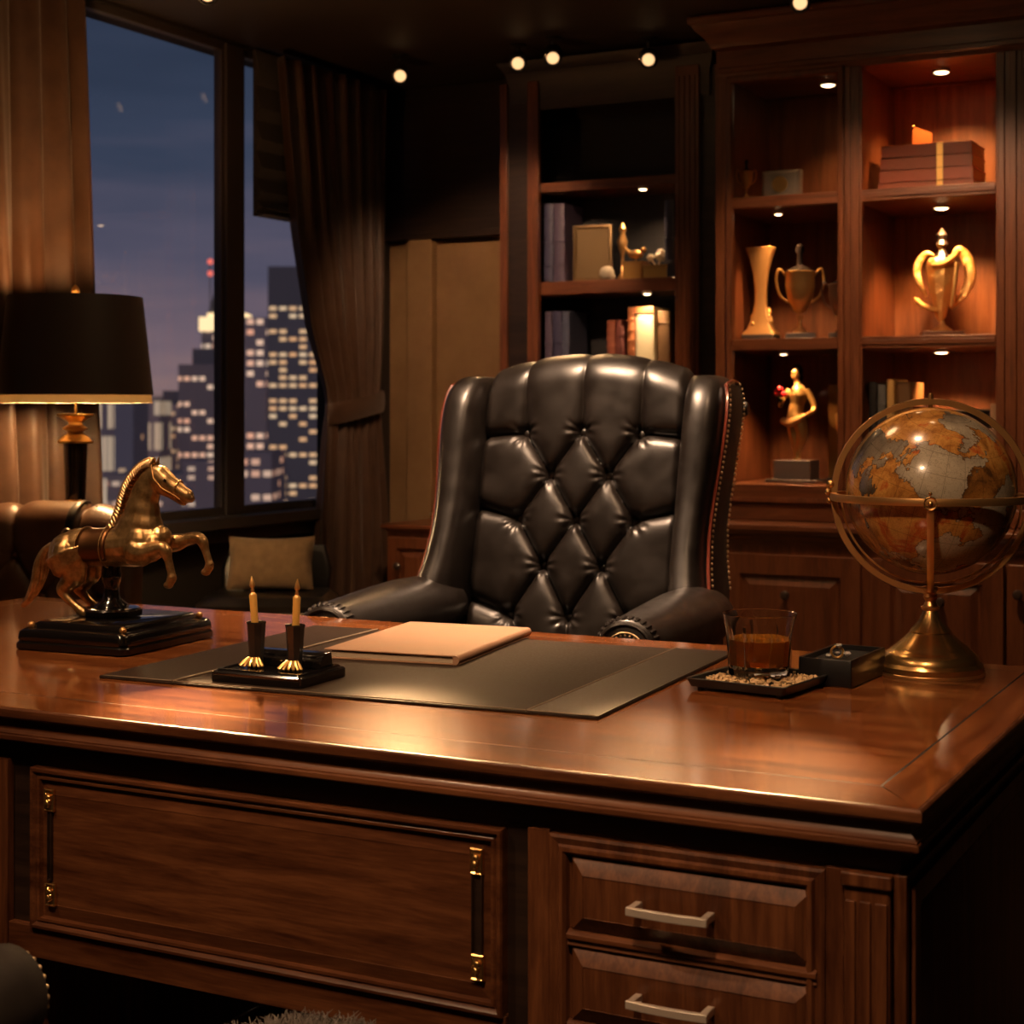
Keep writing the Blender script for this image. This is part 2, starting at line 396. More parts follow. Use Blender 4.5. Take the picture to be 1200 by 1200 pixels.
D = 200; tower('apartment_tower', 'grey tower with tall cream lit strips just right of the brown curtain', m_(112, D), m_(134, D), D, z_(466, D),
      city_mat('city_e', .62, 5.2, .62, (.32, .28, .32), CREAM, .55, 0, 7.7, .10), 8)
D = 190; tower('slab_block', 'unlit bluish slab block with a roof line at lamp shade height', m_(134, D), m_(156, D), D, z_(468, D),
      city_mat('city_f', 1.2, 1.3, .07, (.24, .25, .33), WARM, .5, 0, 1.3, .45), 8)
D = 260; tower('hotel_tower', 'hazy block with paired cream lit bays above the horse', m_(154, D), m_(187, D), D, z_(470, D),
      city_mat('city_g', 1.7, 5.6, .60, (.42, .34, .36), CREAM, .42, 0, 4.9, .14), 9)
D = 280; tower('residential_tower', 'hazy mauve high rise with a few lights in front of the stepped block', m_(180, D), m_(216, D), D, z_(474, D),
      city_mat('city_h', 1.1, 1.3, .32, (.46, .37, .40), WARM, .45, 0, 6.1, .45), 9, ex_step)
D = 130; tower('low_office_block', 'low murky block near the sill behind the head of the horse', m_(126, D), m_(215, D), D, z_(556, D),
      city_mat('city_i', .85, .8, .30, (.34, .30, .31), ORNG, .55, 0, 9.4, .45), 8)
D = 120; tower('low_terrace_block', 'low block with scattered lights seen left of the mullion foot', m_(214, D), m_(262, D), D, z_(540, D),
      city_mat('city_j', .75, .65, .34, (.27, .24, .28), ORNG, .6, 0, 3.9, .45), 8)
D = 110; tower('low_street_block', 'low block with orange lights at the foot of the big dark tower', m_(284, D), m_(318, D), D, z_(530, D),
      city_mat('city_k', .8, .8, .36, (.27, .24, .28), ORNG, .7, 0, 1.9, .40), 7)

sl_ = bpy.data.lights.new('city_fill_sun', 'SUN'); sl_.energy = .42; sl_.color = (1, .80, .84); sl_.angle = R(25)  # added weak sun that brightens the tower facades facing the room
so2 = bpy.data.objects.new('city_fill_sun', sl_); C.objects.link(so2); so2.location = (20, -20, 30)
so2.rotation_euler = Vector((-.55, .75, -.22)).to_track_quat('-Z', 'Y').to_euler()
# ------------------------------------------------------------------ executive desk
DX0, DX1, DY0, DY1 = -3.02, -.462, 1.957, 3.15
desk = thing('executive_desk', 'large mahogany executive desk with glossy inlaid top and drawers', 'desk', ((DX0 + DX1) / 2, (DY0 + DY1) / 2, 0))
g = .0035; ix0, ix1, iy0, iy1 = DX0 + .075, -.538, 2.062, DY1 - .07
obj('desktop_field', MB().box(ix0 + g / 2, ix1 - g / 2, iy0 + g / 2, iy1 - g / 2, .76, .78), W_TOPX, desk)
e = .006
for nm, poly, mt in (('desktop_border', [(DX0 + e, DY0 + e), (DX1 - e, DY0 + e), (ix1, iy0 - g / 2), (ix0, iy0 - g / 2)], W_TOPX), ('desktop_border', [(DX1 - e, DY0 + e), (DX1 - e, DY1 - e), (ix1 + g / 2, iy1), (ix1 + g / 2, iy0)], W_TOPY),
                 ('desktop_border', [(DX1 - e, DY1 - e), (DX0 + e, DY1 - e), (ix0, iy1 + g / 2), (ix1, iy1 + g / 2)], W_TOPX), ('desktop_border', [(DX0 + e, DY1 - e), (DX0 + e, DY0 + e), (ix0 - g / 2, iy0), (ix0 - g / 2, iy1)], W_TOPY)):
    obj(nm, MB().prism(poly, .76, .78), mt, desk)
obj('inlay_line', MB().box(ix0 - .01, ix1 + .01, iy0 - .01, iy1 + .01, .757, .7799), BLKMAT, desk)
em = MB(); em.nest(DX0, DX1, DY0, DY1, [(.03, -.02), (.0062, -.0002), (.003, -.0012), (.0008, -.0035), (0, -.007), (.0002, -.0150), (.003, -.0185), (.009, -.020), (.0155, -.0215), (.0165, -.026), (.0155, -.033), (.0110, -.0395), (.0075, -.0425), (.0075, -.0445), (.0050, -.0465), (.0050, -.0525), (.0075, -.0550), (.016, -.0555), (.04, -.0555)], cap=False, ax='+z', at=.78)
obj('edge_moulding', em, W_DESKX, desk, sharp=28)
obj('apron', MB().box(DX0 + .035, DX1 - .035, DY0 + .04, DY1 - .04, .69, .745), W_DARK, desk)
FY = 1.985
def pedestal(x0, x1, name='pedestal'):
    return obj(name, MB().box(x0, x1, FY + .012, DY1 - .04, .06, .69), W_DESKZ, desk, bevel=.002)
ped = pedestal(-1.005, -.487)
pedl = pedestal(-2.99, -1.96)
obj('plinth', MB().box(-1.012, -.480, FY - .004, DY1 - .035, 0, .065), W_DESKX, desk, bevel=.004)
obj('plinth', MB().box(-2.997, -1.953, FY - .004, DY1 - .035, 0, .065), W_DESKX, desk, bevel=.004)
# right pedestal front
obj('stile', MB().box(-1.005, -.972, FY, FY + .02, .065, .690), W_DESKZ, desk, bevel=.0015)
obj('stile', MB().box(-.5025, -.487, FY, FY + .02, .065, .690), W_DESKZ, desk, bevel=.0015)
obj('face_frame', MB().nest(-.970, -.588, .09, .687, [(0, -.015), (0, .004), (.004, .006), (.013, .003), (.016, .0075), (.021, .0085), (.025, .004), (.027, -.004), (.030, -.006), (.031, -.014)], cap=False, at=FY), W_DESKZ, desk, sharp=25)
obj('face_frame', MB().box(-.588, -.565, FY - .001, FY + .02, .065, .690), W_DESKZ, desk, bevel=.001)
pil = MB()
pil.box(-.5645, -.5055, FY - .006, FY + .02, .10, .688)
o = obj('pilaster', pil, W_DESKZ, desk, bevel=.004)
fl = MB()
for q in (-.5455, -.5255): fl.tube([(q, FY - .0070, .12), (q, FY - .0070, .66)], .0035, 8)
obj('fluting', fl, BLKMAT if False else W_DARK, o, world=False) if False else None
fl = MB()
for xa, xb in ((-.5615, -.5480), (-.5430, -.5290), (-.5240, -.5085)): fl.box(xa, xb, FY - .0105, FY - .005, .12, .655)
obj('pilaster_reed', fl, W_DESKZ, desk, bevel=.0015)
obj('pilaster_cap', MB().box(-.567, -.503, FY - .012, FY + .01, .672, .690), W_DESKZ, desk, bevel=.003)
dz = .121
def bar_pull(xc, zc, parent, y=1.970, half=.056):
    h = MB()
    h.loft([[Vector((x, y - .026 + yy - cv, zc + zz)) for yy, zz in ((-.004, -.0055), (.004, -.0055), (.004, .0055), (-.004, .0055))] for x, cv in [(xc - half + 2 * half * k / 12, .0035 * math.sin(PI * k / 12)) for k in range(13)]])
    for sx_ in (-1, 1): h.box(xc + sx_ * (half - .006) - .005, xc + sx_ * (half - .006) + .005, y - .024, y + .004, zc - .0045, zc + .0055)
    return obj('handle', h, NICKEL, parent, bevel=.0012)
for i in range(4):
    z1 = .658 - dz * i; z0 = z1 - .096
    if i == 3: z0 = .125
    dr = obj('drawer', MB().nest(-.936, -.604, z0, z1, [(0, -.012), (0, .002), (.002, .0035), (.020, .0135), (.0205, .0125), (.024, .0125)], at=FY), W_DESKZ, desk, sharp=12)
    dr['_loc'] = desk['_loc']
    bar_pull(-.785, (z0 + z1) / 2 + .0 if i != 3 else .19, dr)
    if i < 3:
        r = MB(); zc = z0 - .0125
        r.loft([[Vector((x, FY - h_, zc + q)) for h_, q in ((-.012, -.0115), (.002, -.0115), (.0065, -.008), (.0045, -.003), (.0095, .001), (.0095, .006), (.005, .0095), (.001, .0115), (-.012, .0115))] for x in (-.942, -.598)])
        obj('drawer_rail', r, W_DESKX, desk, sharp=20)
# right-hand end panel
obj('end_panel', MB().nest(FY + .02, DY1 - .05, .10, .675, [(0, -.003), (0, .006), (.028, .006), (.034, -.001), (.036, .001), (.05, .004)], ax='+x', at=-.487), W_DESKZ, desk, sharp=20)
# knee-hole front: posts, frame and panel
obj('post', MB().box(-1.040, -1.0065, FY + .010, FY + .05, .375, .69), W_DARK, desk)
mf = MB(); mf.box(-1.958, -1.040, FY + .014, FY + .03, .375, .69)
obj('modesty_board', mf, W_DARK, desk)
obj('bottom_rail', MB().box(-1.958, -1.040, FY + .002, FY + .028, .372, .424), W_DESKX, desk, bevel=.002)
obj('panel_moulding', MB().nest(-1.906, -1.043, .422, .682, [(0, -.02), (0, .002), (.002, .0055), (.006, .0060), (.009, .003), (.011, -.0005), (.014, .002), (.018, .0015), (.0205, -.006)], cap=False, at=FY), W_DESKX, desk, sharp=22)
fp = obj('front_panel', MB().nest(-1.886, -1.063, .441, .663, [(0, -.012), (0, -.006), (.0225, -.001), (.0235, -.0015), (.026, -.0015)], at=FY), W_DESKX, desk, sharp=8)
fp['_loc'] = desk['_loc']
for xc, wd in ((-1.8655, .009), (-1.083, .017)):
    obj('groove_strip', MB().nest(xc - wd / 2, xc + wd / 2, .503, .617, [(0, -.003), (0, .0032), (.0016, .0036), (.003, -.001)], at=FY), W_DARK, fp)
for xc, zc in ((-1.8655, .632), (-1.8625, .481), (-1.083, .634), (-1.0815, .487)):
    h = MB(); h.nest(xc - .0100, xc + .0100, zc - .0180, zc + .0180, [(0, -.002), (0, .004), (.0015, .0055), (.003, .0042)], at=FY)
    h.ball((xc + .001, FY - .0065, zc + .0055), .0052, 10, (1, .7, 1)).ball((xc - .001, FY - .0065, zc - .0050), .0060, 10, (.8, .7, 1.1)).tube([(xc - .004, FY - .006, zc + .011), (xc + .0045, FY - .0075, zc + .001), (xc - .002, FY - .006, zc - .012)], .0016, 6)
    obj('brass_fitting', h, BRASS, desk, sharp=40)
# left pedestal front
obj('stile', MB().box(-1.990, -1.958, FY, FY + .02, .065, .690), W_DESKZ, desk, bevel=.002)
for i in range(4):
    z1 = .658 - dz * i; z0 = z1 - .096 if i < 3 else .125
    d2 = obj('drawer', MB().nest(-2.90, -2.03, z0, z1, [(0, -.012), (0, .002), (.002, .0035), (.020, .0135), (.0205, .0125), (.024, .0125)], at=FY), W_DESKZ, desk, sharp=12)
    d2['_loc'] = desk['_loc']; bar_pull(-2.46, (z0 + z1) / 2, d2)

# ------------------------------------------------------------------ desk pad
pad = thing('desk_pad', 'dark brown leather desk pad with stitched side panels on the desktop', 'desk pad', (-1.538, 2.640, .78), R(3.2))
hw, hd = .478, .372
obj('base_sheet', MB().loft([rrect(0, 0, hw - .001, hd - .001, .006, .0), rrect(0, 0, hw, hd, .006, .001), rrect(0, 0, hw, hd, .006, .0032), rrect(0, 0, hw - .001, hd - .001, .006, .004)]), PADLEA, pad, world=False)
for s_, wd in ((-1, .158), (1, .122)):
    x0, x1 = (-hw + .0012, -hw + wd) if s_ < 0 else (hw - wd, hw - .0012)
    obj('side_panel', MB().box(x0, x1, -hd + .0012, hd - .0012, .004, .0056), PADLEA, pad, bevel=.0008, world=False)
    xs = x1 if s_ < 0 else x0
    obj('seam_piping', MB().tube([(xs, -hd + .003, .0052), (xs, hd - .003, .0052)], (.0022), 8), mat('tan_seam', (.16, .11, .07), .5), pad, world=False)
obj('edge_stitching', MB().tube([(-hw + .006, -hd + .006, .0056), (hw - .006, -hd + .006, .0056)], .0009, 6), mat('edge_thread', (.20, .14, .09), .6), pad, world=False)

# portfolio ----------------------------------------------------------
def portfolio():
    a = thing('portfolio', 'closed tan leather portfolio lying on the dark desk pad', 'portfolio', (-1.647, 2.830, .7842), R(PF_ROT))
    TAN = leather('tan_leather', (.29, .165, .10), (.37, .22, .14), .5, 1.5, 0, .15)
    w2, d2 = PF_W / 2, PF_D / 2
    obj('back_cover', MB().loft([rrect(0, 0, w2, d2, .006, 0), rrect(0, 0, w2, d2, .006, .003)]), TAN, a, bevel=.0008, world=False)
    obj('pages', MB().box(-w2 + .010, w2 - .012, -d2 + .006, d2 - .006, .003, .0135), PAPER, a, world=False)
    f = MB(); f.loft([[Vector((x, y, z)) for x, z in ((-w2, .0165), (w2 - .008, .0150), (w2 - .008, .0180), (-w2, .0190))] for y in (-d2, d2)])
    obj('front_cover', f, TAN, a, bevel=.0012, world=False)
    s = MB(); pr = []
    for k in range(9):
        t = -PI / 2 + PI * k / 8
        pr.append((w2 - .008 + .0095 * math.cos(t), .0090 + .0090 * math.sin(t)))
    pr += [(w2 - .011, .0178), (w2 - .011, .0002)]
    s.loft([[Vector((x, y, z)) for x, z in pr] for y in (-d2, d2)])
    obj('spine', s, TAN, a, world=False)
PF_ROT, PF_W, PF_D = 8, .275, .42
portfolio()

# ------------------------------------------------------------------ pen stand
ps = thing('pen_stand', 'black lacquer pen stand with two tapered holders on the desk pad', 'pen stand', (-1.690, 2.366, .7842), R(2))
def slab(hx, hy, z0, z1, r=.006, ch=.003): return MB().loft([rrect(0, 0, hx - ch * .3, hy - ch * .3, r, z0), rrect(0, 0, hx, hy, r, z0 + ch * .4), rrect(0, 0, hx, hy, r, z1 - ch), rrect(0, 0, hx - ch, hy - ch, r, z1)])
obj('base', slab(.094, .074, 0, .019), BLKLAC, ps, world=False)
obj('upper_step', MB().loft([rrect(0, 0, .088, .068, .006, .019), rrect(0, 0, .086, .066, .006, .0225), rrect(0, 0, .080, .060, .006, .0225), rrect(0, 0, .078, .058, .006, .0195), rrect(0, 0, .03, .03, .006, .0195)]), BLKLAC, ps, world=False)
bk = MB(); bk.loft([[Vector((x, y, z)) for y, z in ((.014, .0195), (.014, .033), (.020, .036), (.022, .041), (.030, .046), (.050, .046), (.054, .0195))] for x in (-.078, .078)])
obj('back_rail', bk, BLKLAC, ps, bevel=.0015, world=False)
for xx, yy in ((-.048, .000), (.036, -.004)):
    hcup = MB(); hcup.lathe([(.0105, .0195), (.012, .021), (.0145, .060), (.0170, .094), (.0182, .0965), (.0176, .099), (.0155, .098), (.0135, .080), (.011, .045)], (xx, yy, 0), 8, tw=R(22.5))
    obj('pen_holder', hcup, BLKMET, ps, world=False)
    ft = MB()
    for a_ in range(-3, 4):
        an = -PI / 2 + R(a_ * 24 + 12)
        dx, dy = math.cos(an), math.sin(an)
        ft.tube([(xx + dx * .009, yy + dy * .009 - .006, .036), (xx + dx * .016, yy + dy * .014 - .010, .029), (xx + dx * .024, yy + dy * .016 - .014, .0225)], [.0022, .0034, .0026], 6)
    ft.ball((xx, yy - .016, .030), .006, 8)
    obj('gilt_ornament', ft, GOLD, ps, world=False)
PENM = mat('amber_resin', (.62, .36, .085), .3, coat=.4)
for k, (xx, yy, lean, lab) in enumerate(((-.048, .0, -.006, 'amber yellow pen with upturned gold nib in the left holder'), (.036, -.004, .003, 'amber yellow pen with upturned gold nib in the right holder'))):
    Mw = Matrix.Translation((-1.690, 2.366, .7842)) @ Matrix.Rotation(R(2), 4, 'Z')
    p = Mw @ Vector((xx, yy, .060))
    pen = thing('fountain_pen', lab, 'pen', tuple(p), 0, 'pens standing in the desk stand'); pen.rotation_euler = (0, R(-5 if k == 0 else 2.5), 0)
    b = MB(); b.lathe([(.0056, 0), (.0062, .01), (.0070, .085), (.0066, .087), (.0052, .0885)], (0, 0, 0), 16); obj('barrel', b, PENM, pen, world=False)
    b = MB(); b.lathe([(.0050, .0885), (.0030, .091), (.0036, .094), (.0026, .0985), (.0042, .1)], (0, 0, 0), 12); obj('grip', b, ANTBR, pen, world=False)
    b = MB(); b.lathe([(.0042, .0995), (.0052, .103), (.0034, .111), (.0009, .119)], (0, 0, 0), 10); obj('nib', b, GOLD, pen, world=False)

# ------------------------------------------------------------------ horse statue
hs = thing('horse_statue', 'bronze rearing horse statue on a black stepped base', 'statue', (-2.262, 2.600, .78), R(4))
def hp(a, z, dy=0): return Vector((a + 2.262, dy, z - .78))
obj('base', MB().loft([rrect(0, 0, .132, .152, .018, 0), rrect(0, 0, .137, .157, .018, .003), rrect(0, 0, .137, .157, .018, .014), rrect(0, 0, .133, .153, .018, .018), rrect(0, 0, .135, .155, .018, .022), rrect(0, 0, .133, .153, .018, .036), rrect(0, 0, .128, .148, .016, .041), rrect(0, 0, .11, .13, .012, .043)]), BLKLAC, hs, world=False)
obj('upper_plinth', MB().loft([rrect(0, 0, .112, .130, .008, .041), rrect(0, 0, .110, .128, .008, .050), rrect(0, 0, .104, .122, .008, .055)]), BLKLAC, hs, world=False)
for sx_, sy_ in ((1, -1), (1, 1), (-1, -1), (-1, 1)):
    obj('corner_stud', MB().ball((sx_ * .112, sy_ * .130, .0475), .0075, 12), ANTBR, hs, world=False)
obj('octagonal_foot', MB().lathe([(.050, .055), (.060, .056), (.062, .060), (.062, .068), (.058, .072), (.045, .073)], (-.018, .008, 0), 8, tw=R(22.5)), BLKLAC, hs, world=False)
obj('support_column', MB().lathe([(.036, .072), (.034, .078), (.022, .086), (.017, .096), (.016, .118), (.020, .128), (.021, .140), (.018, .150), (.024, .180)], (-.020, .008, 0), 24), BLKLAC, hs, world=False)
def horse_body():
    b = MB()
    def limb(pts, seg=16, n=5, sc=1.06):
        P = [(hp(a, z, y), rz, ry) for a, z, y, rz, ry in pts]
        pos = spline([q[0] for q in P], n); m = len(pos)
        rad = []
        for i in range(m):
            t = i / n; k = min(int(t), len(P) - 2); f = t - k
            f = f * f * (3 - 2 * f)
            rad.append(((P[k][1] * (1 - f) + P[k + 1][1] * f) * sc, (P[k][2] * (1 - f) + P[k + 1][2] * f) * sc))
        b.tube(pos, rad, seg, up=(0, 0.001, 1) if abs(pos[-1].x - pos[0].x) > abs(pos[-1].z - pos[0].z) else (1, 0, 0))
        b.ball(pos[0], min(rad[0]) * .98, 12); b.ball(pos[-1], min(rad[-1]) * .98, 12)
    # trunk
    limb([(-2.405, .962, 0, .020, .022), (-2.388, .966, 0, .036, .036), (-2.355, .972, 0, .040, .038), (-2.315, .974, 0, .036, .035), (-2.265, .978, 0, .038, .036), (-2.215, .984, 0, .043, .036), (-2.180, .992, 0, .040, .033), (-2.155, 1.000, 0, .028, .024)])
    # neck
    limb([(-2.212, .995, 0, .050, .030), (-2.203, 1.025, 0, .044, .025), (-2.199, 1.055, 0, .034, .020), (-2.192, 1.085, 0, .028, .016), (-2.180, 1.112, 0, .024, .0135), (-2.166, 1.130, 0, .018, .012)], sc=1.20)
    # head
    limb([(-2.172, 1.133, 0, .016, .012), (-2.160, 1.123, 0, .0215, .0145), (-2.143, 1.113, 0, .0190, .0140), (-2.122, 1.103, 0, .0145, .0110), (-2.103, 1.093, 0, .0115, .0095), (-2.089, 1.085, 0, .0115, .0090), (-2.082, 1.081, 0, .0085, .0070)], 14, sc=1.30)
    limb([(-2.150, 1.098, 0, .010, .009), (-2.125, 1.085, 0, .0065, .006), (-2.104, 1.074, 0, .0058, .0052), (-2.097, 1.071, 0, .0045, .0042)], 10, sc=1.2)
    for s in (-1, 1):
        b.ball(hp(-2.152, 1.107, s * .0085), .0135, 12, (1.1, .55, 1.1))       # cheek
        b.ball(hp(-2.137, 1.117, s * .0115), .0048, 10)                          # brow
        b.ball(hp(-2.085, 1.085, s * .0070), .0042, 8)                           # nostril wing
        b.ball(hp(-2.195, .985, s * .020), .034, 16, (1.0, .62, 1.15))           # shoulder muscle
        b.ball(hp(-2.160, .985, s * .014), .024, 14, (.9, .8, 1.1))              # breast
        b.ball(hp(-2.374, .956, s * .018), .046, 16, (1.0, .62, 1.08))           # haunch
    # hind legs
    for y, dx, dzz in ((-.024, 0, 0), (.024, .003, .001)):
        limb([(-2.372, .965, y, .040, .022), (-2.362, .940, y, .034, .019), (-2.354, .920, y, .023, .014), (-2.366 + dx, .902, y, .015, .0105), (-2.382 + dx, .888 + dzz, y, .0105, .0080), (-2.370 + dx, .872 + dzz, y, .0075, .0062), (-2.350 + dx, .856 + dzz, y, .0062, .0055), (-2.336 + dx, .846, y, .0078, .0066), (-2.326 + dx, .8405, y, .0072, .0066)], 12, sc=1.38)
        b.lathe([(.0080, 0), (.0098, .001), (.0085, .010), (.006, .012)], hp(-2.322 + dx, .8355, y), 12)
    # fore legs
    limb([(-2.205, .975, -.026, .024, .014), (-2.180, .968, -.030, .019, .0125), (-2.155, .975, -.031, .0135, .0105), (-2.131, .983, -.031, .0098, .0088), (-2.121, .976, -.031, .0098, .0084), (-2.113, .955, -.031, .0064, .0056), (-2.107, .933, -.031, .0062, .0056), (-2.1055, .924, -.031, .0080, .0068), (-2.110, .914, -.031, .0065, .006)], 12, sc=1.36)
    b.ball(hp(-2.114, .9085, -.031), .0105, 12, (1.05, .85, .75))
    limb([(-2.175, .985, .022, .020, .013), (-2.140, .988, .028, .0145, .011), (-2.110, .996, .030, .0105, .009), (-2.086, 1.000, .030, .0095, .0085), (-2.074, .992, .030, .0092, .008), (-2.066, .972, .030, .0062, .0055), (-2.059, .953, .030, .0060, .0055), (-2.057, .945, .030, .0078, .0066), (-2.062, .936, .030, .0065, .006)], 12, sc=1.30)
    b.ball(hp(-2.066, .931, .030), .0105, 12, (1.05, .85, .75))
    for s in (-1, 1):                                                             # ears
        b.tube([hp(-2.170, 1.140, s * .008), hp(-2.169, 1.152, s * .010), hp(-2.164, 1.166, s * .0085)], [(.0062, .004), (.0058, .0034), (.0012, .001)], 10)
    me = bpy.data.meshes.new('tmp'); me.from_pydata([tuple(p) for p in b.v], [], b.f)
    import bmesh
    bm = bmesh.new(); bm.from_mesh(me); bmesh.ops.recalc_face_normals(bm, faces=bm.faces); bm.to_mesh(me); bm.free()
    t = bpy.data.objects.new('tmp', me); C.objects.link(t)
    r = t.modifiers.new('r', 'REMESH'); r.mode = 'VOXEL'; r.voxel_size = .0017
    s_ = t.modifiers.new('s', 'SMOOTH'); s_.iterations = 9; s_.factor = .5
    dg = bpy.context.evaluated_depsgraph_get(); ev = t.evaluated_get(dg)
    out = bpy.data.meshes.new_from_object(ev); bpy.data.objects.remove(t)
    out.name = 'body'; out.materials.clear(); out.materials.append(BRONZE)
    out.polygons.foreach_set('use_smooth', [True] * len(out.polygons))
    o = bpy.data.objects.new('body', out); C.objects.link(o); o.parent = hs; return o
hb = horse_body()
mane = MB(); crest = spline([hp(-2.283, 1.010), hp(-2.262, 1.045), hp(-2.250, 1.080), hp(-2.236, 1.110), hp(-2.213, 1.137), hp(-2.188, 1.152), hp(-2.172, 1.154)], 5)
for i, p in enumerate(crest[:-1]):
    t = (crest[i + 1] - p).normalized(); nrm = Vector((-t.z, 0, t.x)); wv = .004 * math.sin(i * 2.1)
    mane.tube([p - nrm * .010 + Vector((0, .009, 0)), p + nrm * .0045 + Vector((0, .004 + wv, 0)), p + nrm * .0045 - Vector((0, .002, 0)), p - nrm * .002 - Vector((0, .0085, 0)), p - nrm * .011 - Vector((0, .0115, 0)) - t * .003], [.0034, .0050, .0054, .0046, .0022], 7)
MANEM = mat('polished_bronze_mane', (.80, .52, .26), .32, .9)
obj('mane', mane, MANEM, hs, world=False, sharp=60)
tail = MB()
base = spline([hp(-2.412, .975), hp(-2.432, .972), hp(-2.452, .945), hp(-2.462, .905), hp(-2.482, .868), hp(-2.505, .846)], 6)
for k in range(9):
    a_ = 2 * PI * k / 9
    pts = []; rr = []
    for i, p in enumerate(base):
        t = i / (len(base) - 1); sp = .003 + .0105 * math.sin(PI * min(1, t * 1.02)) ** .8
        tw_ = a_ + t * 1.6
        pts.append(p + Vector((math.cos(tw_) * sp, math.sin(tw_) * sp * .8, .35 * math.cos(tw_) * sp))); rr.append(.0052 * (1 - .62 * t ** 2) + .001)
    tail.tube(pts, rr, 8)
tail.tube(base, [.006 + .006 * math.sin(PI * i / (len(base) - 1)) for i in range(len(base))], 10)
obj('tail', tail, BRONZE, hs, world=False, sharp=60)
SADM = mat('dark_bronze_blanket', (.20, .095, .040), .38, 1)
sd = MB(); rings = []
for k in range(9):
    a = -2.338 + .072 * k / 8; cz_ = np.interp(a, [-2.355, -2.315, -2.265, -2.215], [.972, .974, .978, .984]); rz_ = np.interp(a, [-2.355, -2.315, -2.265], [.040, .036, .038]) + .0022; ry_ = np.interp(a, [-2.355, -2.315, -2.265], [.038, .035, .036]) + .0022
    rings.append([hp(a, cz_ + 1.06 * rz_ * math.cos(t), 1.06 * ry_ * math.sin(t)) for t in np.linspace(-2.25, 2.25, 24)])
vs = [p for r in rings for p in r]; fs = [(k * 24 + i, k * 24 + i + 1, k * 24 + 25 + i, k * 24 + 24 + i) for k in range(8) for i in range(23)]
sd.add(vs, fs); so = obj('saddle_blanket', sd, SADM, hs, world=False, sharp=60); so.modifiers.new('t', 'SOLIDIFY').thickness = .0015
for a in (-2.278, -2.3385):
    cz_ = .9775 if a > -2.3 else .973; q = .0400 if a > -2.3 else .0405
    gi = MB(); gi.tube([hp(a, cz_ + 1.06 * (q + .001) * math.cos(t), 1.06 * (q - .0012) * math.sin(t)) for t in np.linspace(0, 2 * PI, 30, endpoint=False)], .0016, 6, True); obj('girth_strap', gi, BRONZE, hs, world=False)
br = MB()
for q in (-1, 1): br.tube([hp(-2.168, 1.148, q * .014), hp(-2.158, 1.122, q * .0205), hp(-2.140, 1.103, q * .0200), hp(-2.116, 1.090, q * .0155), hp(-2.101, 1.080, q * .0115)], .0015, 6)
br.tube([hp(-2.112 + .0085 * math.cos(t) * .6, 1.098 + .0185 * math.cos(t), .0150 * math.sin(t)) for t in np.linspace(0, 2 * PI, 20, endpoint=False)], .0015, 6, True)
obj('bridle', br, ANTBR, hs, world=False)
ey = MB()
for s in (-1, 1): ey.ball(hp(-2.133, 1.1175, s * .0178), .0034, 10)
obj('eyes', ey, BLKLAC, hs, world=False)

# ------------------------------------------------------------------ whisky glass, coaster tray, ring box
ct = thing('coaster_tray', 'square black tray of pale crumbs under the whisky glass', 'tray', (-.915, 2.700, .78), R(-8))
obj('tray', MB().loft([rrect(0, 0, .078, .082, .006, .004), rrect(0, 0, .088, .092, .006, .006), rrect(0, 0, .094, .098, .006, .020), rrect(0, 0, .093, .097, .006, .0215), rrect(0, 0, .087, .091, .005, .0205), rrect(0, 0, .084, .088, .005, .012)]), BLKMET, ct, world=False)
for sx_ in (-1, 1):
    for sy_ in (-1, 1): obj('foot', MB().lathe([(.006, 0), (.007, .006)], (sx_ * .074, sy_ * .078, 0), 10), BLKMET, ct, world=False)
cru = MB(); r2 = random.Random(3)
for k in range(420):
    x = r2.uniform(-.078, .078); y = r2.uniform(-.082, .082)
    if x > .02 and y < .0 and r2.random() < .55: continue
    q = r2.uniform(.0018, .0042); M = Matrix.Translation((x, y, .0125 + q * .6 + r2.uniform(0, .002))) @ Matrix.Rotation(r2.uniform(0, 3), 4, (r2.random(), r2.random(), r2.random() + .1))
    cru.box(-q, q, -q * .7, q * .7, -q * .6, q * .6, M)
tag(obj('sugar_crumbs', cru, mat('pale_crumbs', (.62, .42, .22), .35, coat=.3), world=False), 'pale golden crumbs scattered over the black tray', 'crumbs', kind='stuff').location = (-.915, 2.700, .78)
bpy.data.objects['sugar_crumbs'].rotation_euler = (0, 0, R(-8))
